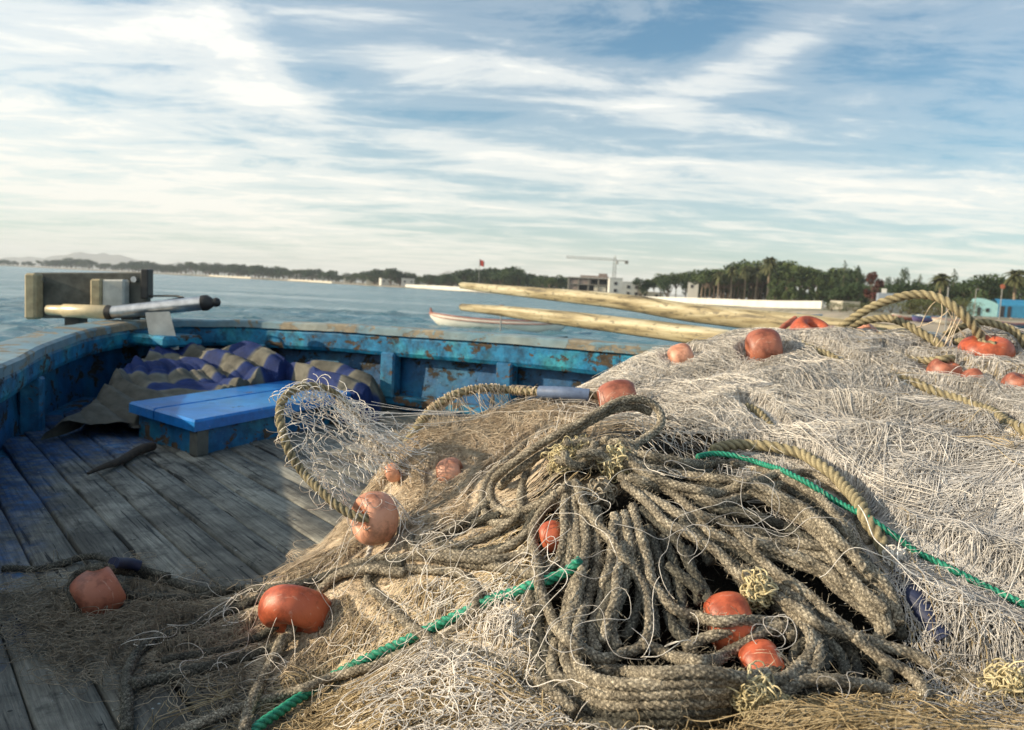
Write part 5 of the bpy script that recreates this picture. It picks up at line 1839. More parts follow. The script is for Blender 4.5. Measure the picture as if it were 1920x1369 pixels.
# undermost: loops half hidden under the others
under = [
    [(1060, 1150), (1040, 1180), (1035, 1215), (1050, 1260), (1090, 1300), (1150, 1320), (1250, 1320), (1350, 1312), (1450, 1296), (1510, 1275), (1546, 1248), (1556, 1215), (1548, 1180), (1528, 1145), (1500, 1110)],
    [(1190, 880), (1260, 920), (1330, 950), (1400, 965), (1480, 990), (1540, 1030), (1590, 1080), (1630, 1130), (1660, 1180)],
    [(1210, 870), (1330, 905), (1420, 925), (1500, 950), (1560, 990), (1610, 1040), (1650, 1100), (1680, 1160), (1690, 1200)],
    [(1200, 930), (1290, 970), (1380, 990), (1450, 1005), (1520, 1040), (1580, 1085), (1622, 1130), (1655, 1180)],
    [(1180, 1000), (1196, 1060), (1200, 1110), (1190, 1160), (1170, 1200)],
    [(1020, 1120), (1012, 1170), (1022, 1230), (1050, 1285), (1095, 1325), (1170, 1352), (1260, 1362), (1340, 1350)],
    [(1000, 1200), (1012, 1250), (1040, 1300), (1085, 1345), (1140, 1375)],
    [(1240, 1000), (1262, 1050), (1275, 1100), (1280, 1160), (1290, 1210)],
    [(1430, 1080), (1500, 1130), (1560, 1180), (1600, 1230), (1600, 1270), (1560, 1290), (1500, 1300)],
    [(1530, 1160), (1590, 1200), (1650, 1240), (1660, 1280), (1600, 1298), (1540, 1300)],
    [(1110, 1370), (1200, 1358), (1320, 1350), (1400, 1338), (1460, 1318)],
    [(1360, 1060), (1410, 1100), (1470, 1140), (1530, 1190), (1572, 1230), (1590, 1270)],
    [(1290, 1020), (1296, 1060), (1304, 1100), (1310, 1140)],
    [(1130, 1335), (1250, 1342), (1350, 1332), (1440, 1312), (1500, 1296)],
    [(1200, 950), (1250, 1000), (1300, 1070), (1330, 1130), (1345, 1200)],
    [(1235, 955), (1300, 1010), (1335, 1060)],
    [(1215, 985), (1235, 1050), (1250, 1110), (1262, 1180), (1300, 1220)],
    [(1190, 1000), (1212, 1070), (1222, 1130), (1230, 1200)],
    [(1270, 980), (1340, 1030), (1400, 1080)],
    [(1330, 1010), (1420, 1060), (1500, 1130), (1540, 1200), (1530, 1270)],
    [(1250, 1060), (1290, 1095), (1315, 1120)],
]
mids = [
    [(1056, 1195), (1063, 1250), (1090, 1280), (1131, 1298), (1192, 1303), (1300, 1302), (1400, 1294), (1452, 1279), (1491, 1262), (1516, 1236), (1519, 1205), (1502, 1168), (1466, 1132), (1424, 1106), (1380, 1078)],
    [(1073, 1205), (1085, 1250), (1120, 1275), (1180, 1286), (1250, 1283), (1320, 1280), (1390, 1279), (1440, 1274)],
    [(1095, 1225), (1130, 1255), (1200, 1262), (1250, 1262), (1320, 1270), (1400, 1282)],
    [(1459, 1306), (1501, 1288), (1547, 1281), (1599, 1288), (1669, 1298), (1714, 1306), (1760, 1312)],
    [(1278, 1228), (1302, 1210), (1348, 1196), (1390, 1188), (1440, 1184), (1480, 1200)],
    # verticals under the knot
    [(1062, 900), (1058, 960), (1060, 1010), (1050, 1051), (1022, 1071), (1000, 1100), (992, 1130), (998, 1160)],
    [(1075, 905), (1078, 960), (1083, 1010), (1087, 1060), (1074, 1118), (1068, 1162), (1064, 1200)],
    [(1092, 930), (1096, 980), (1100, 1035), (1088, 1088), (1080, 1142), (1087, 1190), (1096, 1216)],
    [(1118, 950), (1124, 1010), (1122, 1061), (1107, 1112), (1090, 1162), (1082, 1205), (1090, 1225)],
    [(1150, 985), (1148, 1034), (1137, 1078), (1131, 1118), (1119, 1162), (1109, 1203), (1118, 1228)],
    [(1168, 960), (1178, 1010), (1182, 1054), (1171, 1108), (1151, 1156), (1144, 1190), (1160, 1222)],
    [(1170, 1020), (1160, 1070), (1155, 1120), (1140, 1170), (1130, 1215)],
    [(1185, 950), (1198, 1000), (1212, 1044), (1225, 1091), (1246, 1129), (1276, 1150), (1327, 1168), (1390, 1171), (1445, 1169), (1476, 1180), (1490, 1200)],
    [(1175, 900), (1240, 918), (1306, 962), (1355, 987), (1400, 1008), (1459, 1019), (1522, 1022), (1581, 1040), (1627, 1064), (1658, 1095), (1676, 1137), (1690, 1179)],
    [(1380, 1000), (1407, 1029), (1431, 1054), (1487, 1095), (1529, 1130), (1571, 1165), (1600, 1184)],
    [(1410, 1015), (1445, 1029), (1494, 1050), (1547, 1078), (1592, 1109), (1627, 1137), (1658, 1172), (1670, 1200)],
    [(1440, 940), (1501, 977), (1536, 1005), (1564, 1040), (1585, 1074), (1620, 1109), (1648, 1134), (1664, 1150)],
    [(1400, 920), (1460, 950), (1520, 985), (1570, 1020), (1610, 1060), (1640, 1098)],
    # to the right out of the knot
    [(1165, 850), (1234, 864), (1292, 868), (1351, 871), (1409, 877), (1455, 890), (1500, 912), (1545, 945), (1580, 985), (1610, 1030)],
    [(1172, 858), (1219, 882), (1278, 893), (1321, 900), (1380, 905), (1430, 915), (1490, 945), (1540, 985), (1590, 1035), (1625, 1080)],
    [(1170, 868), (1219, 892), (1263, 908), (1307, 921), (1342, 926), (1380, 918), (1424, 901), (1467, 890), (1510, 889), (1560, 905), (1600, 935), (1630, 975), (1650, 1010)],
    # left of the knot
    [(1094, 803), (1031, 828), (969, 869), (928, 903), (919, 931), (937, 956), (969, 963), (1012, 950), (1042, 932), (1065, 915)],
    [(1100, 812), (1060, 835), (1016, 857), (987, 887), (975, 928), (978, 962), (960, 985), (922, 1003), (875, 1019), (835, 1020)],
    [(916, 940), (875, 975), (840, 998), (818, 1012), (816, 1030), (835, 1043), (880, 1046), (937, 1037), (975, 1019), (1002, 990), (1022, 955), (1045, 925)],
    [(656, 1062), (719, 1050), (781, 1046), (844, 1056), (906, 1062), (969, 1072), (1015, 1082), (1050, 1090)],
    [(772, 1000), (768, 1018), (785, 1040), (830, 1052), (900, 1050), (960, 1045), (1010, 1030)],
]
tops = [
    [(1164, 910), (1205, 942), (1248, 978), (1292, 1007), (1336, 1037), (1376, 1076), (1424, 1109), (1494, 1144), (1547, 1179), (1599, 1197), (1651, 1217), (1721, 1232), (1773, 1259), (1843, 1284), (1905, 1302), (1950, 1318)],
    [(1079, 905), (1088, 934), (1112, 972), (1158, 1034), (1192, 1078), (1214, 1132), (1219, 1176), (1206, 1211), (1175, 1228), (1131, 1236), (1087, 1222), (1056, 1198), (1033, 1162), (1019, 1125), (1009, 1091), (1009, 1051), (999, 1007), (1010, 970), (1040, 935)],
    [(1600, 1196), (1634, 1226), (1662, 1246), (1697, 1260), (1727, 1287), (1737, 1316)],
    [(1205, 1215), (1250, 1229), (1302, 1238), (1355, 1234), (1390, 1221), (1417, 1200), (1445, 1182), (1470, 1178)],
    # teardrop loop and its long tail
    [(1080, 1345), (1056, 1325), (1005, 1281), (955, 1248), (904, 1230), (853, 1217), (812, 1200), (779, 1183), (735, 1146), (701, 1112), (687, 1086), (707, 1068), (751, 1070), (819, 1074), (867, 1081), (894, 1105), (896, 1135), (880, 1160), (840, 1190), (785, 1217), (718, 1244), (650, 1268), (580, 1290), (500, 1311), (400, 1346), (330, 1372), (260, 1395)],
]
for p in under:
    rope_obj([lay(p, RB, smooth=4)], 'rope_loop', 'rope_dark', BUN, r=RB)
# further turns lying beside the ones above, mostly covered
for i, (p, off) in enumerate([(mids[5], -12), (mids[6], 9), (mids[7], 10), (mids[8], 11), (mids[9], -10), (mids[10], 12), (mids[11], 12), (mids[13], 22), (mids[15], 16), (mids[18], 14), (mids[20], 18), (mids[0], 16), (mids[0], -16), (mids[1], 10), (mids[21], 14), (mids[23], -14)]):
    q = np.array(p, float); tg_ = np.gradient(q, axis=0); tg_ /= np.linalg.norm(tg_, axis=1, keepdims=True)
    q = q + np.stack([-tg_[:, 1], tg_[:, 0]], 1) * (off + 5 * rng.standard_normal((len(q), 1)))
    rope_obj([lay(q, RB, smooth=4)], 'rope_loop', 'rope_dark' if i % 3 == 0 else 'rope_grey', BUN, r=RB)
for i, p in enumerate(mids):
    rope_obj([lay(p, RB, smooth=4)], 'rope_loop', 'rope_grey', BUN, r=RB)

# green rope passes under the teardrop loop and over most others
gp = lay([(440, 1400), (478, 1369), (547, 1318), (620, 1271), (700, 1229), (785, 1190), (819, 1173), (887, 1139), (938, 1118), (988, 1106), (1029, 1088), (1070, 1069), (1088, 1050)], .0066, smooth=8, jit=.5, lift=.005)
rope_obj([gp], 'green_rope', 'rope_green', None, 'bright green twisted rope running from the bottom edge up to the hanging grey ropes', 'laid', .0066, fz=False, n=24)
for p in tops:
    rope_obj([lay(p, RB, smooth=5)], 'rope_loop', 'rope_grey', BUN, r=RB)

HRB = HR.copy()
# the doubled loop that stands free over the knot
for L_, y_ in (([(925, 900), (940, 885), (1000, 842), (1044, 815), (1102, 785), (1146, 759), (1181, 748), (1217, 754), (1239, 777), (1235, 802), (1206, 824), (1178, 842), (1155, 858)], [1.24, 1.23, 1.22, 1.22, 1.22, 1.23, 1.235, 1.235, 1.225, 1.21, 1.19, 1.17, 1.15]),
               ([(935, 915), (960, 890), (1000, 862), (1044, 833), (1085, 804), (1117, 785), (1152, 768), (1190, 763), (1222, 774)], [1.25, 1.24, 1.23, 1.23, 1.23, 1.235, 1.24, 1.245, 1.24])):
    rope_obj([catmull(np.array([P(x, y, q) for (x, y), q in zip(L_, y_)]), 12)], 'rope_loop', 'rope_grey', BUN, r=RB)
# ---- the knot: short tight turns wound round one another
kc = C0 + hit(1128, 858, HR, .012)[1][0] * hit(1128, 858, HR, .012)[0][0]
kp = []
for i in range(17):
    c = kc + np.array([rng.uniform(-.050, .038), rng.uniform(-.035, .04), rng.uniform(-.012, .012)])
    nrm = rng.standard_normal(3) + np.array([0, -.6, .6]); nrm /= np.linalg.norm(nrm)
    t1 = np.cross(nrm, [.2, .1, 1]); t1 /= np.linalg.norm(t1); t2 = np.cross(nrm, t1)
    R_ = rng.uniform(.012, .026); a0 = rng.random() * 6.28
    th = np.linspace(0, rng.uniform(3.5, 6.0), 8) + a0
    kp.append(catmull(c + R_ * (np.cos(th)[:, None] * t1 + np.sin(th)[:, None] * t2 * .7) + np.linspace(-.008, .008, 8)[:, None] * nrm, 6))
rope_obj(kp, 'knot', 'rope_grey', BUN, r=.0062)


def tuft(px_, py_, rad, n, mat, name, parent, lift=.012, long=.05, rthread=.0009, down=None, label=None, cat=None):
    tt, d = hit(px_, py_, HR, lift)
    c = C0 + d[0] * tt[0]
    N = 16
    st_ = c + rng.standard_normal((n, 3)) * rad * np.array([.5, .5, .35])
    dirs = rng.standard_normal((n, 3)); dirs /= np.linalg.norm(dirs, axis=1, keepdims=True)
    if down is not None:
        dirs = dirs * .35 + np.array(down); dirs /= np.linalg.norm(dirs, axis=1, keepdims=True)
    Q = np.zeros((n, N, 3)); Q[:, 0] = st_
    for k in range(1, N):
        dirs = dirs + rng.standard_normal((n, 3)) * .38
        pull = (c - Q[:, k - 1]); dirs += pull * (1.2 / rad if down is None else 0) * .35
        dirs /= np.linalg.norm(dirs, axis=1, keepdims=True)
        Q[:, k] = Q[:, k - 1] + dirs * long / N
    V, F, T = tubes(Q, rthread, .4 + .6 * rng.random(n), k=4)
    if parent is not None:
        mesh_np(name, V, F, MATS[mat], parent, attr={'tint': T})
    else:
        o = mesh_np(name, V - c, F, MATS[mat], attr={'tint': T}); o.location = c; tag(o, label, cat)


tuft(1060, 862, .022, 330, 'tuft', 'frayed_tuft', BUN, long=.06)
tuft(1090, 840, .016, 130, 'tuft', 'frayed_tuft', BUN, long=.05)
tuft(1152, 868, .018, 120, 'tuft', 'frayed_tuft', BUN, long=.07, rthread=.0012)
tuft(1125, 925, .018, 90, 'twine_brown', 'frayed_tuft', BUN, long=.07, rthread=.0012)
tuft(1412, 1305, .017, 200, 'tuft', 'frayed_tuft', BUN, long=.06)
tuft(1470, 1330, .010, 60, 'tuft', 'frayed_tuft', BUN, long=.04, rthread=.0013)
tuft(1420, 1110, .014, 70, 'tuft', 'frayed_tuft', BUN, long=.08, rthread=.0013)
tuft(1895, 1300, .025, 160, 'tuft', 'frayed_tuft', BUN, long=.07)

# ---- other ropes, each by itself
lr = lay([(1335, 846), (1360, 838), (1400, 832), (1450, 838), (1500, 852), (1540, 872), (1575, 900), (1605, 940), (1632, 985), (1655, 1020), (1668, 1042)], .0085, smooth=5, lift=.008)
rope_obj([lr], 'laid_rope', 'rope_laid', None, 'twisted tan rope whose whipped white end hangs in the middle of the netting', 'laid', .0085, n=24)
tuft(1674, 1040, .009, 150, 'twine_white', 'rope_whipping', None, long=.04, lift=.004, label='frayed whitish whipping on the end of the twisted tan rope', cat='whipping')
g2 = lay([(1305, 858), (1345, 850), (1385, 856), (1430, 870), (1475, 888), (1520, 908), (1560, 935), (1600, 962), (1640, 985), (1680, 1006), (1721, 1036), (1791, 1071), (1861, 1106), (1925, 1136), (1990, 1165)], .0042, smooth=10, jit=.5, lift=.003)
rope_obj([g2], 'green_rope', 'rope_green', None, 'dark green twisted rope half buried in netting, leaving at the right edge', 'laid', .0042, fz=False, n=24)

# arch with hanging mesh
A_px = [(1215, 0, 0)]
arch = np.array([P(702, 974, 1.225), P(687, 972, 1.20), P(662, 966, 1.20), P(631, 947, 1.21), P(600, 919, 1.23), P(569, 887, 1.265), P(544, 850, 1.27), P(528, 803, 1.285), P(525, 765, 1.30), P(542, 737, 1.325), P(572, 725, 1.36), P(603, 727, 1.39), P(631, 741, 1.42), P(653, 762, 1.445), P(675, 791, 1.465), P(694, 818, 1.47), P(722, 850, 1.47), P(750, 880, 1.44)])
archc = catmull(arch, 12)
rope_obj([archc], 'arched_rope', 'rope_laid', None, 'dark twisted rope standing in a tall arch with mesh hanging inside', 'laid', .0070, n=24)
# line from the float down to the deck
rope_obj([catmull(np.array([P(700, 1005, 1.235), P(694, 1030, 1.23), P(688, 1050, 1.225)]), 8)], 'float_stub', 'twine_white', None, 'short white cord end under the faded float with the hole facing left', 'laid', .0045, fz=False)
# second arch with sleeve
arch2 = catmull(np.array([P(760, 835, 1.55), P(794, 785, 1.57), P(825, 756, 1.59), P(859, 738, 1.60), P(906, 729, 1.62), P(953, 731, 1.64), P(1012, 735, 1.60), P(1060, 737, 1.57), P(1110, 741, 1.56), P(1150, 750, 1.56)]), 12)
rope_obj([arch2], 'wrapped_rope', 'rope_laid', None, 'rope spiralled with white twine, rising left of the blue-grey sleeve', 'laid', .0085, n=24)
slv = catmull(np.array([P(1012, 735, 1.60), P(1060, 737, 1.57), P(1105, 741, 1.56)]), 8)
m_ = MB(); m_.tube([tuple(p) for p in slv], .0125, 18)
o = m_.build('rope_sleeve', MATS['sleeve_blue']); tag(o, 'blue-grey plastic sleeve on the rope at the left foot of the heap', 'sleeve')
# arches on the crest
ac = catmull(np.array([P(1545, 660, 1.95), P(1560, 630, 1.93), P(1585, 607, 1.9), P(1627, 580, 1.87), P(1669, 562, 1.84), P(1721, 552, 1.81), P(1763, 560, 1.78), P(1794, 580, 1.75), P(1822, 607, 1.735), P(1840, 636, 1.735), P(1846, 660, 1.74)]), 12)
rope_obj([ac], 'arched_rope', 'rope_laid', None, 'highest rope arch on the crest, running down into the glossy red float', 'laid', .0100, n=24)
ad = catmull(np.array([P(1560, 655, 2.0), P(1574, 628, 1.98), P(1606, 607, 1.95), P(1651, 597, 1.92), P(1686, 602, 1.88), P(1721, 621, 1.84), P(1756, 642, 1.80), P(1775, 664, 1.77), P(1778, 690, 1.75)]), 12)
rope_obj([ad], 'arched_rope', 'rope_laid', None, 'lower rope arch under the highest one, crossing to its right foot', 'laid', .0092, n=24)
ae = catmull(np.array([P(1755, 650, 1.9), P(1773, 628, 1.88), P(1808, 611, 1.85), P(1843, 604, 1.82), P(1878, 611, 1.79), P(1906, 624, 1.76), P(1925, 650, 1.74), P(1945, 690, 1.72)]), 12)
rope_obj([ae], 'arched_rope', 'rope_laid', None, 'rope arch behind the glossy red float, leaving at the right edge', 'laid', .0085, n=24)
af = lay([(1500, 640), (1515, 650), (1564, 677), (1610, 690), (1660, 702), (1700, 714), (1750, 735), (1800, 748), (1850, 768), (1900, 800), (1950, 830)], .0088, smooth=8)
rope_obj([af], 'laid_rope', 'rope_laid', None, 'long twisted rope half sunk in twine just below the crest', 'laid', .0088, n=24)
ag = lay([(1655, 660), (1690, 668), (1730, 676), (1765, 680), (1790, 672)], .0085, smooth=5)
rope_obj([ag], 'laid_rope', 'rope_laid', None, 'short bend of rope lying under the lower arch', 'laid', .0085, n=24)
ah = lay([(1575, 640), (1610, 622), (1660, 618), (1700, 628), (1740, 640), (1800, 640), (1870, 650)], .0085, smooth=6)
rope_obj([ah], 'laid_rope', 'rope_laid', None, 'rope lying along the crest behind the small faded float', 'laid', .0085, n=24)
ai = lay([(1395, 760), (1420, 772), (1450, 800), (1470, 820)], .0070, smooth=5)
rope_obj([ai], 'laid_rope', 'rope_laid', None, 'bit of tan rope peeping through the pale netting below the upright float', 'laid', .0070, n=24)

# ropes on the deck, left
dk = [
    ([(150, 1150), (137, 1120), (140, 1088), (160, 1071), (190, 1066), (237, 1070), (292, 1085), (346, 1099), (401, 1107), (456, 1107), (510, 1103), (565, 1094), (620, 1081), (693, 1066), (760, 1060)], .0078, 'rope_dark', 'dark rope curving over the shaded red float and back to the heap'),
    ([(228, 1112), (250, 1119), (300, 1124), (350, 1122), (410, 1112), (440, 1108)], .0070, 'rope_dark', 'short dark rope leaving the right side of the shaded red float'),
    ([(237, 1372), (237, 1315), (241, 1264), (255, 1227), (284, 1202), (328, 1187), (383, 1169), (437, 1143), (492, 1121), (560, 1105)], .0080, 'rope_dark', 'grey rope bending down to the bottom edge left of the big orange-red float'),
    ([(243, 1284), (310, 1272), (365, 1256), (419, 1242), (492, 1226), (540, 1212)], .0078, 'rope_dark', 'dark rope on the deck below the big orange-red float'),
    ([(0, 1067), (60, 1066), (109, 1059), (146, 1048), (175, 1045), (208, 1052), (270, 1067), (320, 1085)], .0062, 'rope_dark', 'thin black rope entering the navy sleeve behind the shaded float'),
    ([(596, 1110), (620, 1088), (656, 1078), (700, 1074), (760, 1078)], .0075, 'rope_grey', 'grey rope rising behind the big orange-red float'),
    ([(300, 1240), (400, 1222), (470, 1200), (520, 1180)], .006, 'rope_dark', 'thin dark rope under brown netting left of the big orange-red float'),
]
for p, r_, mt, lab in dk:
    rope_obj([lay(p, r_, smooth=5)], 'loose_rope', mt, None, lab, 'braid', r_)
# rope out of float 1
c1, a1, x1 = f1
h0 = c1 + x1 * a1 * .30
tl = lay([(530, 1195), (518, 1220), (507, 1242), (492, 1278), (472, 1318), (457, 1368), (450, 1400)], .0078, smooth=4)
pr1 = np.vstack([c1 - x1 * a1 * .2, c1 + x1 * a1 * .25, c1 + x1 * a1 * .72, tl[::6]])
rope_obj([catmull(pr1, 6)], 'float_rope', 'rope_grey', None, 'rope coming out of the hole of the big orange-red float down to the bottom edge', 'braid', .0078)
ns = lay([(209, 1053), (240, 1060), (272, 1069)], .0085, smooth=3)
m_ = MB(); m_.tube([tuple(p) for p in ns[::3]], .0098, 14)
o = m_.build('rope_sleeve', MATS['sleeve_navy']); tag(o, 'navy blue sleeve on the thin black rope behind the shaded float', 'sleeve')
ns = lay([(1680, 1085), (1715, 1130), (1750, 1180), (1775, 1215)], .012, smooth=4, lift=-.016, record=False)
m_ = MB(); m_.tube([tuple(p) for p in ns[::4]], .012, 14)
o = m_.build('cloth_strap', MATS['sleeve_navy']); tag(o, 'navy blue strip showing through the netting right of the rope bundle', 'strap')
# reddish stick by the shiny float
m_ = MB(); m_.tube([tuple(P(1458, 628, 2.04)), tuple(P(1470, 612, 2.06)), tuple(P(1492, 597, 2.08))], .008, 8)
o = m_.build('red_stick', MATS['float_dull']); tag(o, 'thin rusty red stick behind the crest left of the shiny red float', 'stick')
m_ = MB(); m_.tube([tuple(P(1322, 640, 1.93)), tuple(P(1338, 650, 1.92)), tuple(P(1350, 662, 1.9))], .010, 8, flat=.5)
o = m_.build('cork_chip', MATS['old_wood_lit']); tag(o, 'small tan cork chip in the pale twine of the crest', 'cork')

# ------------------------------------------------------------------ loose twine
HT = np.maximum(H, DECK)
ROPEM = ((HRB - H) > .004).astype(float)
ROPEM2 = ((HR - H) > .004).astype(float)


def maxf(A, k):
    B = A.copy()
    for s in range(1, k + 1):
        for (dy, dx) in ((s, 0), (-s, 0), (0, s), (0, -s)):
            B = np.maximum(B, np.roll(np.roll(A, dy, 0), dx, 1))
    A2 = B.copy()
    for (dy, dx) in ((1, 1), (1, -1), (-1, 1), (-1, -1)):
        B = np.maximum(B, np.roll(np.roll(A2, dy, 0), dx, 1))
    return B


def blur(A, n):
    for _ in range(n):
        A = (A + np.roll(A, 1, 0) + np.roll(A, -1, 0) + np.roll(A, 1, 1) + np.roll(A, -1, 1)) / 5
    return A


HT = np.maximum(blur(H, 10) + .002, DECK)
NEARM = maxf(np.maximum(ROPEM, ROPEM2), 3)                    # close to a rope of the bundle: the netting lies low there
ENV = blur(maxf(HR, 3), 6) + .001         # stretched over the ropes, for strands that lie on top of them
FLOWSEG = [(1120, 722, 1330, 660), (1180, 700, 1400, 640), (1300, 650, 1560, 700), (1200, 770, 1480, 800), (1260, 745, 1540, 850), (1450, 700, 1650, 800), (1600, 720, 1750, 850), (1720, 720, 1900, 760), (1750, 780, 1880, 900), (1620, 800, 1760, 930),
           (1500, 800, 1640, 900), (1650, 920, 1860, 1060), (1700, 1050, 1860, 1250), (1800, 950, 1915, 1050), (1780, 1150, 1900, 1300), (1300, 820, 1500, 830), (800, 930, 1040, 790), (760, 1000, 900, 930), (880, 860, 1080, 770), (700, 880, 960, 800), (900, 750, 1090, 745),
           (700, 1310, 900, 1200), (740, 1140, 900, 1100), (930, 1130, 955, 1260), (860, 1220, 900, 1340), (780, 1280, 740, 1360), (560, 1250, 700, 1200), (150, 1150, 500, 1170), (250, 1270, 560, 1190), (300, 1110, 650, 1080), (500, 1090, 760, 1040),
           (1250, 1350, 1600, 1315), (1500, 1340, 1750, 1345), (1100, 740, 1250, 800), (1000, 1320, 1080, 1369), (1600, 640, 1850, 700), (560, 1130, 760, 1060)]
fs_ = np.array(FLOWSEG, float)
ta, da = hit(fs_[:, 0], fs_[:, 1], HT); pa = C0 + da * ta[:, None]
tb, db = hit(fs_[:, 2], fs_[:, 3], HT); pb = C0 + db * tb[:, None]
fang = np.arctan2((pb - pa)[:, 1], (pb - pa)[:, 0]); fmid = (pa + pb)[:, :2] / 2
c8 = 8
fgx, fgy = np.meshgrid(gx[::c8], gy[::c8])
w = np.exp(-((fgx[..., None] - fmid[:, 0]) ** 2 + (fgy[..., None] - fmid[:, 1]) ** 2) / (2 * .16 ** 2)) + 1e-9
FC = (w * np.cos(2 * fang)).sum(-1) / w.sum(-1); FS = (w * np.sin(2 * fang)).sum(-1) / w.sum(-1)


def fdir(x, y):
    u = np.clip(((x - GX0) / GS / c8).astype(int), 0, fgx.shape[1] - 1); v = np.clip(((y - GY0) / GS / c8).astype(int), 0, fgx.shape[0] - 1)
    return np.arctan2(FS[v, u], FC[v, u]) / 2


def seeds(poly, n):
    poly = np.array(poly, float)
    out = []
    x0, y0 = poly.min(0); x1_, y1_ = poly.max(0)
    while sum(map(len, out)) < n:
        q = np.stack([rng.uniform(x0, x1_, n), rng.uniform(y0, y1_, n)], 1)
        out.append(q[inpoly(q[:, 0], q[:, 1], poly)])
    q = np.vstack(out)[:n]
    tt, d = hit(q[:, 0], q[:, 1], HT)
    return (C0 + d * tt[:, None])


def trace(sd_, N, ds, wob, follow, spread, lift0, lift1, wavez=.004, surf=None, centre=True, bundle=0):
    """threads walking over the heap: heading relaxes to the lie of the netting, with random curl"""
    surf = HT if surf is None else surf
    T = len(sd_)
    x = sd_[:, 0].copy(); y = sd_[:, 1].copy()
    base = fdir(x, y) + rng.choice([0, np.pi], T)
    off = rng.standard_normal(T) * spread
    if bundle:
        nb = max(1, T // bundle); g = rng.integers(0, nb, T)
        x = x[g] + rng.standard_normal(T) * .0075; y = y[g] + rng.standard_normal(T) * .0075
        off = off[g] + rng.standard_normal(T) * .10
        base = fdir(x, y) + np.pi * (g % 2)
    ang = base + off
    if centre:
        x -= np.cos(ang) * N * ds / 2; y -= np.sin(ang) * N * ds / 2
    cur = rng.standard_normal(T) * wob
    L = lift0 + (lift1 - lift0) * rng.random(T) ** 1.6
    ph = rng.random(T) * 6.28; fr = rng.uniform(18, 60, T)
    if bundle:
        L = lift0 + (lift1 - lift0) * (rng.random(nb) ** 1.5)[g] + .003 * rng.standard_normal(T)
        ph = ph[g] + .4 * rng.standard_normal(T); fr = fr[g]
        cur = cur[g]
    Q = np.empty((T, N, 3))
    zprev = None
    over = rng.random(T) < .94; low_ = rng.random(T) < .985
    for k in range(N):
        z = samp(surf, x, y)
        if zprev is not None:
            z = np.maximum(z, zprev - ds * 2.0)
        zprev = z
        zz = z + L + wavez * np.sin(ph + fr * k * ds) * (1 + .5 * np.sin(ph * 3 + k * ds * 31))
        if surf is HT:
            rm = samp(ROPEM, x, y) > .2
            rm |= (samp(ROPEM2, x, y) > .2) & over
            zz = np.where((samp(NEARM, x, y) > .3) & low_, np.minimum(zz, z + .0025), zz)
            zz = np.where(rm, np.minimum(zz, z - .002), zz)
        Q[:, k, 0] = x; Q[:, k, 1] = y; Q[:, k, 2] = zz
        f = fdir(x, y) + off
        dlt = np.angle(np.exp(1j * 2 * (f - ang))) / 2
        if bundle:
            cur = cur * .88 + (rng.standard_normal(nb)[g] * .40 + rng.standard_normal(T) * .25) * wob
        else:
            cur = cur * .86 + rng.standard_normal(T) * wob * .5
        ang = ang + cur * ds + follow * dlt * ds
        x = x + np.cos(ang) * ds; y = y + np.sin(ang) * ds
    Q[:, :, 2] = np.maximum(Q[:, :, 2], DECK + .002)
    ins = inside_boat(Q[:, :, 0], Q[:, :, 1]).all(1)
    if surf is HT:
        qx, qy = project(Q)
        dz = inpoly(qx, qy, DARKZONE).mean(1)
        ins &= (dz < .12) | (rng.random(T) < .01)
    return Q[ins]


def lattice(poly, n, lanes, ln, w, lam, lift0, lift1, spread=.2):
    """pieces of knotted mesh drawn out along the lie of the heap: neighbouring strands meet in knots"""
    sd_ = seeds(poly, n)
    N = int(ln / .0055); ds = ln / N
    x = sd_[:, 0].copy(); y = sd_[:, 1].copy(); off = rng.standard_normal(n) * spread
    ang = fdir(x, y) + off + rng.choice([0, np.pi], n)
    cen = np.empty((n, N, 2)); angs = np.empty((n, N)); cur = np.zeros(n)
    for k in range(N):
        cen[:, k, 0] = x; cen[:, k, 1] = y; angs[:, k] = ang
        cur = cur * .93 + rng.standard_normal(n) * 2.2
        f = fdir(x, y) + off; dlt = np.angle(np.exp(1j * 2 * (f - ang))) / 2
        ang = ang + (cur + 4 * dlt) * ds
        x = x + np.cos(ang) * ds; y = y + np.sin(ang) * ds
    s = np.arange(N) * ds
    out = []
    lf = lift0 + (lift1 - lift0) * rng.random(n)
    for q in range(n):
        kn = rng.random((3, 9)); xs = np.linspace(0, ln, 9)
        wd = np.interp(s, xs, .35 + 1.5 * kn[0]); sh = np.interp(s, xs, (kn[1] - .5) * lanes * w * 1.2); lz = np.interp(s, xs, kn[2])
        i = np.arange(lanes)[:, None]
        tri = np.abs(((s[None] / lam + .15 * np.sin(s[None] * 40 + q)) % 1) * 2 - 1)          # 0..1..0
        sg = np.where(i % 2 == 0, 1, -1)
        lat = (i - lanes / 2 + sg * (.5 - tri) * .96 * 1.0) * w * wd[None] + sh[None]
        # every second row of knots sits between the others
        lat = lat + .0011 * vnoise(np.abs(s[None] * 7 + 3 + 0 * i), np.abs(i * .31 + q), 5, 300, 2)
        a_ = angs[q][None]
        X = cen[q, :, 0][None] - np.sin(a_) * lat; Y = cen[q, :, 1][None] + np.cos(a_) * lat
        Z = samp(HT, X, Y) + lf[q] + .008 * lz[None] + .007 * vnoise(np.abs(X + 5), np.abs(Y + 5), 22, 310, 2)
        near = samp(NEARM, X, Y) > .3
        Z = np.where(near, samp(HT, X, Y) - .003, Z)
        out.append(np.stack([X, Y, Z], -1))
    Q = np.concatenate(out)
    Q = Q[inside_boat(Q[:, :, 0], Q[:, :, 1]).all(1)]
    qx, qy = project(Q)
    return Q[inpoly(qx, qy, DARKZONE).mean(1) < .1]


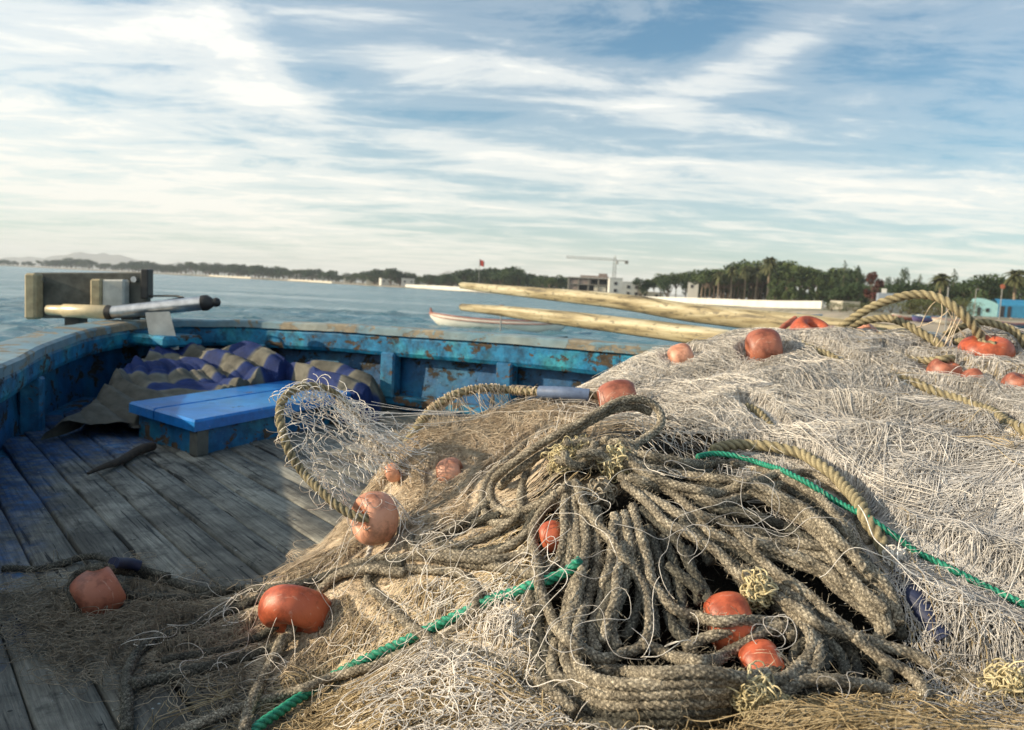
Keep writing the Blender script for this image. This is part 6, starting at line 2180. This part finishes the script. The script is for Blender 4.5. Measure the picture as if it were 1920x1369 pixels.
def arcs(sd_, n, size, hgt):
    """small loops of twine standing up out of the heap"""
    N = 18
    c = sd_[rng.integers(0, len(sd_), n)]
    a = rng.random(n) * 6.28; R_ = size * (.4 + rng.random(n))
    t1 = np.stack([np.cos(a), np.sin(a), 0 * a], 1)
    tilt = rng.uniform(.2, 1.4, n)
    t2 = np.stack([-np.sin(a) * np.cos(tilt), np.cos(a) * np.cos(tilt), np.sin(tilt)], 1)
    th = np.linspace(-.5, 1, N)[None] * np.pi * rng.uniform(.8, 1.45, n)[:, None]
    rad = R_[:, None] * (1 + .25 * np.sin(th * 2 + a[:, None]))
    Q = c[:, None] + (np.cos(th) * rad)[..., None] * t1[:, None] + ((np.sin(th) + .15) * rad * hgt)[..., None] * t2[:, None]
    Q[:, :, 2] += .004
    return Q


def tws(Qs, radlo, radhi, tl=0.0, th_=1.0):
    parts = []
    for Q in Qs:
        n = len(Q)
        if n == 0: continue
        m0 = Q[:, Q.shape[1] // 2]
        patch = np.clip(.5 + 1.7 * vnoise(m0[:, 0] + 5, m0[:, 1] + 5, 11, 401, 3), 0, 1)
        parts.append(tubes(Q, rng.uniform(radlo, radhi, n), tl + (th_ - tl) * (.62 * patch + .38 * rng.random(n))))
    return join(parts)


MAINP = [(1085, 722), (1130, 690), (1200, 650), (1400, 622), (1600, 625), (1920, 622), (1990, 700), (1990, 1369), (1800, 1369), (1745, 1260), (1690, 1060), (1600, 930), (1480, 850), (1330, 850), (1230, 830), (1190, 745)]
LEFTW = [(1085, 722), (1130, 690), (1200, 650), (1400, 622), (1600, 640), (1640, 800), (1560, 880), (1480, 850), (1330, 850), (1230, 830), (1190, 745)]
RIGHTL = [(1560, 640), (1920, 622), (1990, 700), (1990, 1369), (1800, 1369), (1745, 1260), (1690, 1060), (1600, 930), (1540, 860), (1600, 760)]
wh = [trace(seeds(LEFTW, 1500), 88, .0075, 5, 5, .14, .0, .026, .0016, bundle=30), trace(seeds(LEFTW, 160), 44, .0075, 12, 4, .25, .0, .012, .003), trace(seeds(LEFTW, 330), 70, .0058, 40, 1.5, .5, .006, .018, .004), arcs(seeds(LEFTW, 200), 200, .011, 1.2),
      lattice(LEFTW, 40, 14, .36, .0048, .040, .003, .014), lattice(LEFTW, 80, 9, .32, .015, .046, .016, .024)]
V, F, T = tws(wh, .00042, .00062)
mesh_np('loose_twine', V, F, MATS['twine_white'], NET, attr={'tint': T})
RUP = [(1560, 640), (1920, 622), (1990, 700), (1990, 960), (1660, 960), (1540, 860), (1600, 760)]
RLO = [(1640, 940), (1990, 940), (1990, 1369), (1800, 1369), (1745, 1260), (1690, 1060)]
li = [trace(seeds(RUP, 1250), 88, .0072, 6, 4, .22, .0, .026, .0016, bundle=28), trace(seeds(RUP, 160), 44, .0070, 18, 3, .4, .0, .012, .003), trace(seeds(RUP, 650), 70, .0052, 48, .6, 1.0, .004, .018, .004), arcs(seeds(RUP, 300), 420, .010, 1.1),
      lattice(RUP, 36, 14, .32, .0050, .038, .003, .014, .3), lattice(RUP, 95, 10, .28, .015, .044, .016, .024, .5),
      trace(seeds(RLO, 260), 80, .0072, 8, 4, .3, .0, .014, .002, bundle=16), trace(seeds(RLO, 520), 80, .0052, 42, .6, 1.2, .002, .020, .005), arcs(seeds(RLO, 200), 260, .012, 1.1), lattice(RLO, 60, 10, .28, .015, .044, .010, .022, .7)]
V, F, T = tws(li, .00036, .00056)
mesh_np('curled_twine', V, F, MATS['twine_lilac'], NET, attr={'tint': T})
# tan seam folds in the heap
sy_ = [trace(seeds([(1560, 700), (1760, 760), (1900, 870), (1915, 940), (1800, 900), (1640, 800)], 380), 34, .007, 22, 4, .2, .006, .024, .003, bundle=20), trace(seeds([(1130, 690), (1350, 640), (1500, 640), (1500, 700), (1250, 720)], 220), 34, .007, 18, 4, .2, .004, .024, .003, bundle=20),
       trace(seeds([(1640, 620), (1900, 640), (1920, 740), (1650, 690)], 420), 30, .006, 60, 2, .6, .004, .024, .004)]
V, F, T = tws(sy_, .00045, .0007)
mesh_np('tan_twine', V, F, MATS['twine_yellow'], NET, attr={'tint': T})
# a few single stray strands that lie on top of all
V, F, T = tws([trace(seeds(RIGHTL, 22), 60, .006, 14, .8, .5, .006, .016, .003, surf=ENV)], .0005, .0008, .6, 1)
mesh_np('stray_strand', V, F, MATS['twine_white'], NET, attr={'tint': T})
# the back of the heap, towards the far gunwale, and the part beyond the frame
m = 1500
q = np.stack([rng.uniform(.1, 2.2, m), rng.uniform(1.95, 2.45, m), np.zeros(m)], 1)
q2 = np.stack([rng.uniform(.75, 2.1, 4200), rng.uniform(.25, 1.95, 4200), np.zeros(4200)], 1)
vx_, vy_ = project(np.stack([q2[:, 0], q2[:, 1], samp(H, q2[:, 0], q2[:, 1])], 1)); q2 = q2[(vx_ > 1930) | (vy_ > 1380)]
qq = np.vstack([q, q2]); qq = qq[samp(H, qq[:, 0], qq[:, 1]) > DECK + .03]
V, F, T = tws([trace(qq, 50, .009, 14, 2, .5, 0, .02, .003)], .0005, .0008)
mesh_np('loose_twine', V, F, MATS['twine_lilac'], NET, attr={'tint': T})

# beige net left of the knot
N2 = empty('fishing_net', (-.15, 1.45, DECK)); tag(N2, 'sheer beige netting drawn taut from the deck up to the rope knot', 'fishing net', 'heaped fishing nets')
MIDP = [(700, 850), (740, 815), (800, 790), (880, 765), (960, 745), (1090, 738), (1180, 745), (1140, 770), (1040, 815), (960, 865), (915, 920), (880, 965), (810, 1000), (775, 985), (780, 940), (760, 900), (725, 870)]
b1 = [trace(seeds(MIDP, 1500), 52, .007, 6, 5, .14, .0, .012, .0025, bundle=16), lattice(MIDP, 70, 14, .26, .0046, .036, .003, .012), trace(seeds(MIDP, 500), 32, .007, 14, 4, .3, .0, .010, .0025), trace(seeds(MIDP, 380), 46, .005, 60, 1, .9, .004, .018, .004), arcs(seeds(MIDP, 200), 260, .010, 1.1)]
V, F, T = tws(b1, .0004, .0006)
mesh_np('loose_twine', V, F, MATS['twine_beige'], N2, attr={'tint': T})

# mesh with open diamonds hanging from the arch
def hanging_mesh():
    s_arch = np.linspace(.18, .96, 400)
    la = np.linspace(0, 1, len(archc))
    top = np.stack([np.interp(s_arch, la, archc[:, i]) for i in range(3)], 1)
    bp = catmull(np.array([P(668, 1005, 1.28), P(660, 970, 1.285), P(655, 945, 1.29), P(668, 920, 1.30), P(690, 900, 1.32), P(712, 885, 1.35), P(735, 880, 1.39), P(755, 884, 1.42)]), 12)
    lb_ = np.linspace(0, 1, len(bp))
    ss = (s_arch - .18) / .78
    bot = np.stack([np.interp(ss, lb_, bp[:, i]) for i in range(3)], 1)

    def S(s, t):
        s = np.clip(s, 0, 1) * 399
        i = np.clip(s.astype(int), 0, 398); f = (s - i)[..., None]
        a = top[i] * (1 - f) + top[i + 1] * f; b_ = bot[i] * (1 - f) + bot[i + 1] * f
        p = a * (1 - t[..., None]) + b_ * t[..., None]
        k = np.sin(np.pi * np.clip(t, 0, 1))[..., None]
        nz_ = np.stack([vnoise(s / 60 + 3, t * 6 + 2, 1.1, 201 + q_, 2) for q_ in range(3)], -1)
        fz_ = np.stack([vnoise(s / 60 + 3, t * 6 + 2, 4.5, 211 + q_, 2) for q_ in range(3)], -1)
        return p + k * (nz_ * np.array([.045, .05, .035]) + fz_ * .022)
    Q = []
    N = 60
    tt_ = np.linspace(0, 1, N)
    ns_ = 20
    for sg in (-1, 1):
        for i in range(-6, ns_ + 6):
            s0 = i / ns_
            zz = .30 / 8 * 3
            s = s0 + sg * (tt_ - .5) * .26 + sg * .006 * np.sin(tt_ * 6 * np.pi * 2)
            if s.min() < 0 or s.max() > 1: continue
            Q.append(S(s, tt_))
    Q = np.array(Q)
    o_ = [tubes(Q, rng.uniform(.00055, .0008, len(Q)), .6 + .4 * rng.random(len(Q)))]
    # loose turns round the arch rope
    Q2 = []
    for i in range(75):
        s = rng.uniform(.35, 1.0) if i < 62 else rng.uniform(.1, .4)
        k = int(s * (len(archc) - 2)); c = archc[k]; tg = archc[k + 1] - archc[k]; tg /= np.linalg.norm(tg)
        a_ = np.cross(tg, [0, 0, 1.]); a_ /= np.linalg.norm(a_); b_ = np.cross(tg, a_)
        th = np.linspace(0, rng.uniform(3, 9), 22) + rng.random() * 6
        rad = rng.uniform(.008, .020) * (1 + .4 * np.sin(th * 1.3 + rng.random() * 6))
        dz = np.linspace(0, 1, 22)[:, None] * np.array([rng.uniform(-.01, .03), 0, -abs(rng.normal(0, .018))])
        Q2.append(c + (np.cos(th) * rad)[:, None] * a_ + (np.sin(th) * rad)[:, None] * b_ + tg * np.linspace(-1, 1, 22)[:, None] * rng.uniform(.004, .03) + dz)
    o_.append(tubes(np.array(Q2), rng.uniform(.0005, .0008, len(Q2)), .5 + .5 * rng.random(len(Q2))))
    # strands gathered from the arch towards the beige net
    Q3 = []
    for i in range(60):
        s = rng.uniform(.45, .98)
        a_ = archc[int(s * (len(archc) - 1))]
        e_ = P(rng.uniform(690, 830), rng.uniform(800, 910), rng.uniform(1.38, 1.5))
        u = np.linspace(0, 1, 26)[:, None]
        sag = -np.sin(np.pi * u) * rng.uniform(-.01, .035)
        wv_ = np.stack([np.interp(np.linspace(0, 9, 26), np.arange(10), rng.standard_normal(10)) for _ in range(3)], 1) * .006
        Q3.append(a_ * (1 - u) + e_ * u + sag * np.array([0, 0, 1.]) + wv_)
    # taut lines running right
    for i in range(9):
        a_ = P(rng.uniform(645, 700), rng.uniform(752, 800), 1.45); e_ = P(rng.uniform(830, 960), rng.uniform(768, 800), 1.58)
        u = np.linspace(0, 1, 26)[:, None]
        Q3.append(a_ * (1 - u) + e_ * u - np.sin(np.pi * u) * .012 * rng.random() * np.array([0, 0, 1.]))
    o_.append(tubes(np.array(Q3), rng.uniform(.0005, .0009, len(Q3)), .5 + .5 * rng.random(len(Q3))))
    # untidy clots of mesh on the right of the arch
    V, F, T = join(o_)
    mesh_np('open_mesh', V, F, MATS['twine_white'], N2, attr={'tint': T})


hanging_mesh()


def wrap_arch2():
    Q = []
    for i in range(150):
        s = rng.uniform(.08, .72); k = int(s * (len(arch2) - 2)); c = arch2[k]; tg = arch2[k + 1] - arch2[k]; tg /= np.linalg.norm(tg)
        a_ = np.cross(tg, [0, 0, 1.]); a_ /= np.linalg.norm(a_); b_ = np.cross(a_, tg)
        if i < 70:   # wound round the rope
            th = np.linspace(0, 6.5, 24) + rng.random() * 6; rad = .0105
            Q.append(c + (np.cos(th) * rad)[:, None] * a_ + (np.sin(th) * rad)[:, None] * b_ + tg * np.linspace(-.5, .5, 24)[:, None] * .012)
        else:        # long drooping bights down to the net
            e_ = c + np.array([rng.uniform(-.02, .08), rng.uniform(-.05, .02), -rng.uniform(.03, .09)])
            u = np.linspace(0, 1, 24)[:, None]
            bul = np.sin(np.pi * u) * (tg * rng.uniform(-.03, .03) + a_ * rng.uniform(-.02, .02)) + np.sin(np.pi * u * .5) ** .5 * b_ * 0
            Q.append(c * (1 - u) + e_ * u + bul + np.array([0, 0, .010]) * np.sin(np.pi * np.minimum(1, u * 3)))
    V, F, T = tubes(np.array(Q), .00065, .5 + .5 * rng.random(len(Q)))
    mesh_np('winding_twine', V, F, MATS['twine_beige'], N2, attr={'tint': T})


wrap_arch2()
# strands hanging from the crest arch
Q = []
for i in range(12):
    k = int(rng.uniform(.60, .82) * (len(ac) - 1)); a_ = ac[k]
    e_ = a_ + np.array([rng.uniform(-.03, .08), rng.uniform(-.05, .05), -rng.uniform(.06, .12)])
    u = np.linspace(0, 1, 24)[:, None]
    Q.append(a_ * (1 - u) + e_ * u + np.sin(np.pi * u) * np.array([rng.uniform(-.02, .03), 0, .01]))
Q.append(catmull(np.array([P(1786, 572, 1.765), P(1770, 590, 1.78), P(1745, 605, 1.8), P(1715, 615, 1.83)]), 8)[:24])
V, F, T = tubes(np.array(Q), .0011, .5 + .5 * rng.random(len(Q)))
mesh_np('hanging_strand', V, F, MATS['twine_beige'], NET, attr={'tint': T})

# brown mat of netting on the deck, left
N3 = empty('fishing_net', (-.55, 1.2, DECK)); tag(N3, 'thin brown net straggling over the shaded deck round the two left floats', 'fishing net', 'heaped fishing nets')
MATP = [(90, 1110), (150, 1100), (230, 1105), (330, 1135), (480, 1130), (600, 1085), (700, 1050), (780, 1055), (700, 1110), (650, 1190), (560, 1235), (450, 1250), (330, 1255), (240, 1245), (180, 1210), (120, 1170), (95, 1135)]
b3 = [trace(seeds(MATP, 220), 26, .0075, 18, 3, .25, .002, .014, .004), lattice(MATP, 22, 10, .2, .009, .035, .002, .010), trace(seeds(MATP, 330), 50, .005, 80, .5, 1, .002, .020, .006), trace(seeds([(85, 1110), (200, 1110), (300, 1160), (250, 1240), (130, 1190)], 330), 44, .0045, 130, .3, 1.2, .002, .030, .008), arcs(seeds(MATP, 200), 160, .012, 1.0)]
V, F, T = tws(b3, .00034, .00055)
mesh_np('loose_twine', V, F, MATS['twine_brown'], N3, attr={'tint': T})
b4 = [trace(seeds([(480, 1110), (620, 1065), (760, 1030), (800, 1075), (640, 1120), (520, 1140)], 420), 30, .007, 26, 3, .25, .003, .012, .003), trace(seeds([(520, 1130), (690, 1110), (720, 1230), (600, 1290), (500, 1240)], 260), 36, .007, 30, 2, .4, .002, .014, .004)]
V, F, T = tws(b4, .00045, .0007)
mesh_np('curled_twine', V, F, MATS['twine_beige'], N3, attr={'tint': T})

# yellowish net below the green rope, bottom centre
N4 = empty('fishing_net', (-.05, .95, DECK)); tag(N4, 'yellowish tangled net with white curls below the green rope, bottom centre', 'fishing net', 'heaped fishing nets')
BOTP = [(600, 1369), (650, 1290), (700, 1190), (700, 1120), (760, 1080), (880, 1090), (990, 1110), (1000, 1200), (1040, 1290), (1110, 1380), (900, 1400), (700, 1400)]
b5 = [lattice(BOTP, 30, 12, .22, .0070, .036, .002, .012), trace(seeds(BOTP, 750), 44, .0065, 14, 3, .3, 0, .012, .003, bundle=12), trace(seeds(BOTP, 260), 44, .0055, 80, .8, 1, .002, .014, .004)]
V, F, T = tws(b5, .00045, .00065)
mesh_np('loose_twine', V, F, MATS['twine_yellow'], N4, attr={'tint': T})
b6 = [trace(seeds([(860, 1120), (990, 1120), (1010, 1250), (1100, 1369), (900, 1380), (830, 1280)], 360), 44, .0055, 80, 1.2, .6, .006, .028, .006), arcs(seeds([(860, 1120), (990, 1120), (1060, 1300), (1100, 1369), (900, 1380)], 200), 170, .012, 1.1), trace(seeds([(900, 1290), (1040, 1290), (1110, 1369), (880, 1369)], 300), 44, .005, 90, 1.2, .6, .010, .030, .006)]
V, F, T = tws(b6, .0005, .00072)
mesh_np('curled_twine', V, F, MATS['twine_white'], N4, attr={'tint': T})

# heap edge, bottom right
N5 = empty('fishing_net', (.3, .7, DECK)); tag(N5, 'combed yellow net with loose loops along the bottom edge, below the rope coils', 'fishing net', 'heaped fishing nets')
BRP = [(1130, 1369), (1230, 1348), (1350, 1335), (1450, 1318), (1560, 1308), (1680, 1318), (1800, 1345), (1850, 1400), (1300, 1420), (1100, 1420)]
b7 = [trace(seeds(BRP, 1500), 70, .006, 7, 4, .12, .004, .026, .003, bundle=14), trace(seeds(BRP, 350), 44, .005, 80, 1, .9, .010, .03, .006), arcs(seeds(BRP, 100), 130, .012, 1.3)]
V, F, T = tws(b7, .00042, .00065)
mesh_np('loose_twine', V, F, MATS['twine_yellow'], N5, attr={'tint': T})

# thin stray twines over the ropes
RZ = [(1000, 900), (1500, 900), (1690, 1150), (1500, 1300), (1050, 1330)]
b8 = [trace(seeds(RZ, 16), 44, .006, 45, .6, 1.2, .0, .004, .002, surf=ENV)]
V, F, T = tws(b8, .00035, .00055, .1, .7)
mesh_np('stray_twine', V, F, MATS['twine_lilac'], BUN, attr={'tint': T})
b8 = [trace(seeds([(700, 900), (1080, 780), (1080, 1050), (700, 1090)], 18), 50, .006, 40, .8, .8, .0, .006, .003, surf=ENV), trace(seeds([(640, 1050), (1080, 1050), (1080, 1369), (500, 1369)], 24), 50, .006, 40, .8, .9, .0, .008, .003, surf=ENV), trace(seeds([(380, 1100), (720, 1100), (720, 1300), (380, 1300)], 14), 60, .006, 40, .8, .9, .0, .008, .005, surf=ENV)]
V, F, T = tws(b8, .0004, .0006, .5, 1)
mesh_np('stray_strand', V, F, MATS['twine_white'], N4, attr={'tint': T})
# pink-orange twines over the lower float
c5, a5, x5 = f5
Q = []
for i in range(9):
    d0 = rng.standard_normal(3); d0[2] = abs(d0[2]) * .4; d0 /= np.linalg.norm(d0)
    u = np.linspace(-1.2, 1.2, 24)[:, None]
    topd = np.array([.25, -.5, .83]) + rng.standard_normal(3) * .12; topd /= np.linalg.norm(topd)
    v_ = np.cross(topd, d0); v_ /= np.linalg.norm(v_)
    Q.append(c5 + (topd * np.cos(u) + v_ * np.sin(u)) * a5 * .98)
V, F, T = tubes(np.array(Q), .0007, .8 + 0 * np.arange(len(Q)))
mesh_np('loose_twine', V, F, MATS['twine_beige'], N5, attr={'tint': T})
for o in list(COL.objects):
    if o.type == 'MESH' and o.parent is None and o.name.startswith('Cube'):
        print('stray', o.name)
# tree prototypes that found no place in the picture are taken out again
for kd in PROTO:
    for p in PROTO[kd]:
        if p.name not in USED:
            for ch in list(p.children): bpy.data.objects.remove(ch)
            bpy.data.objects.remove(p)
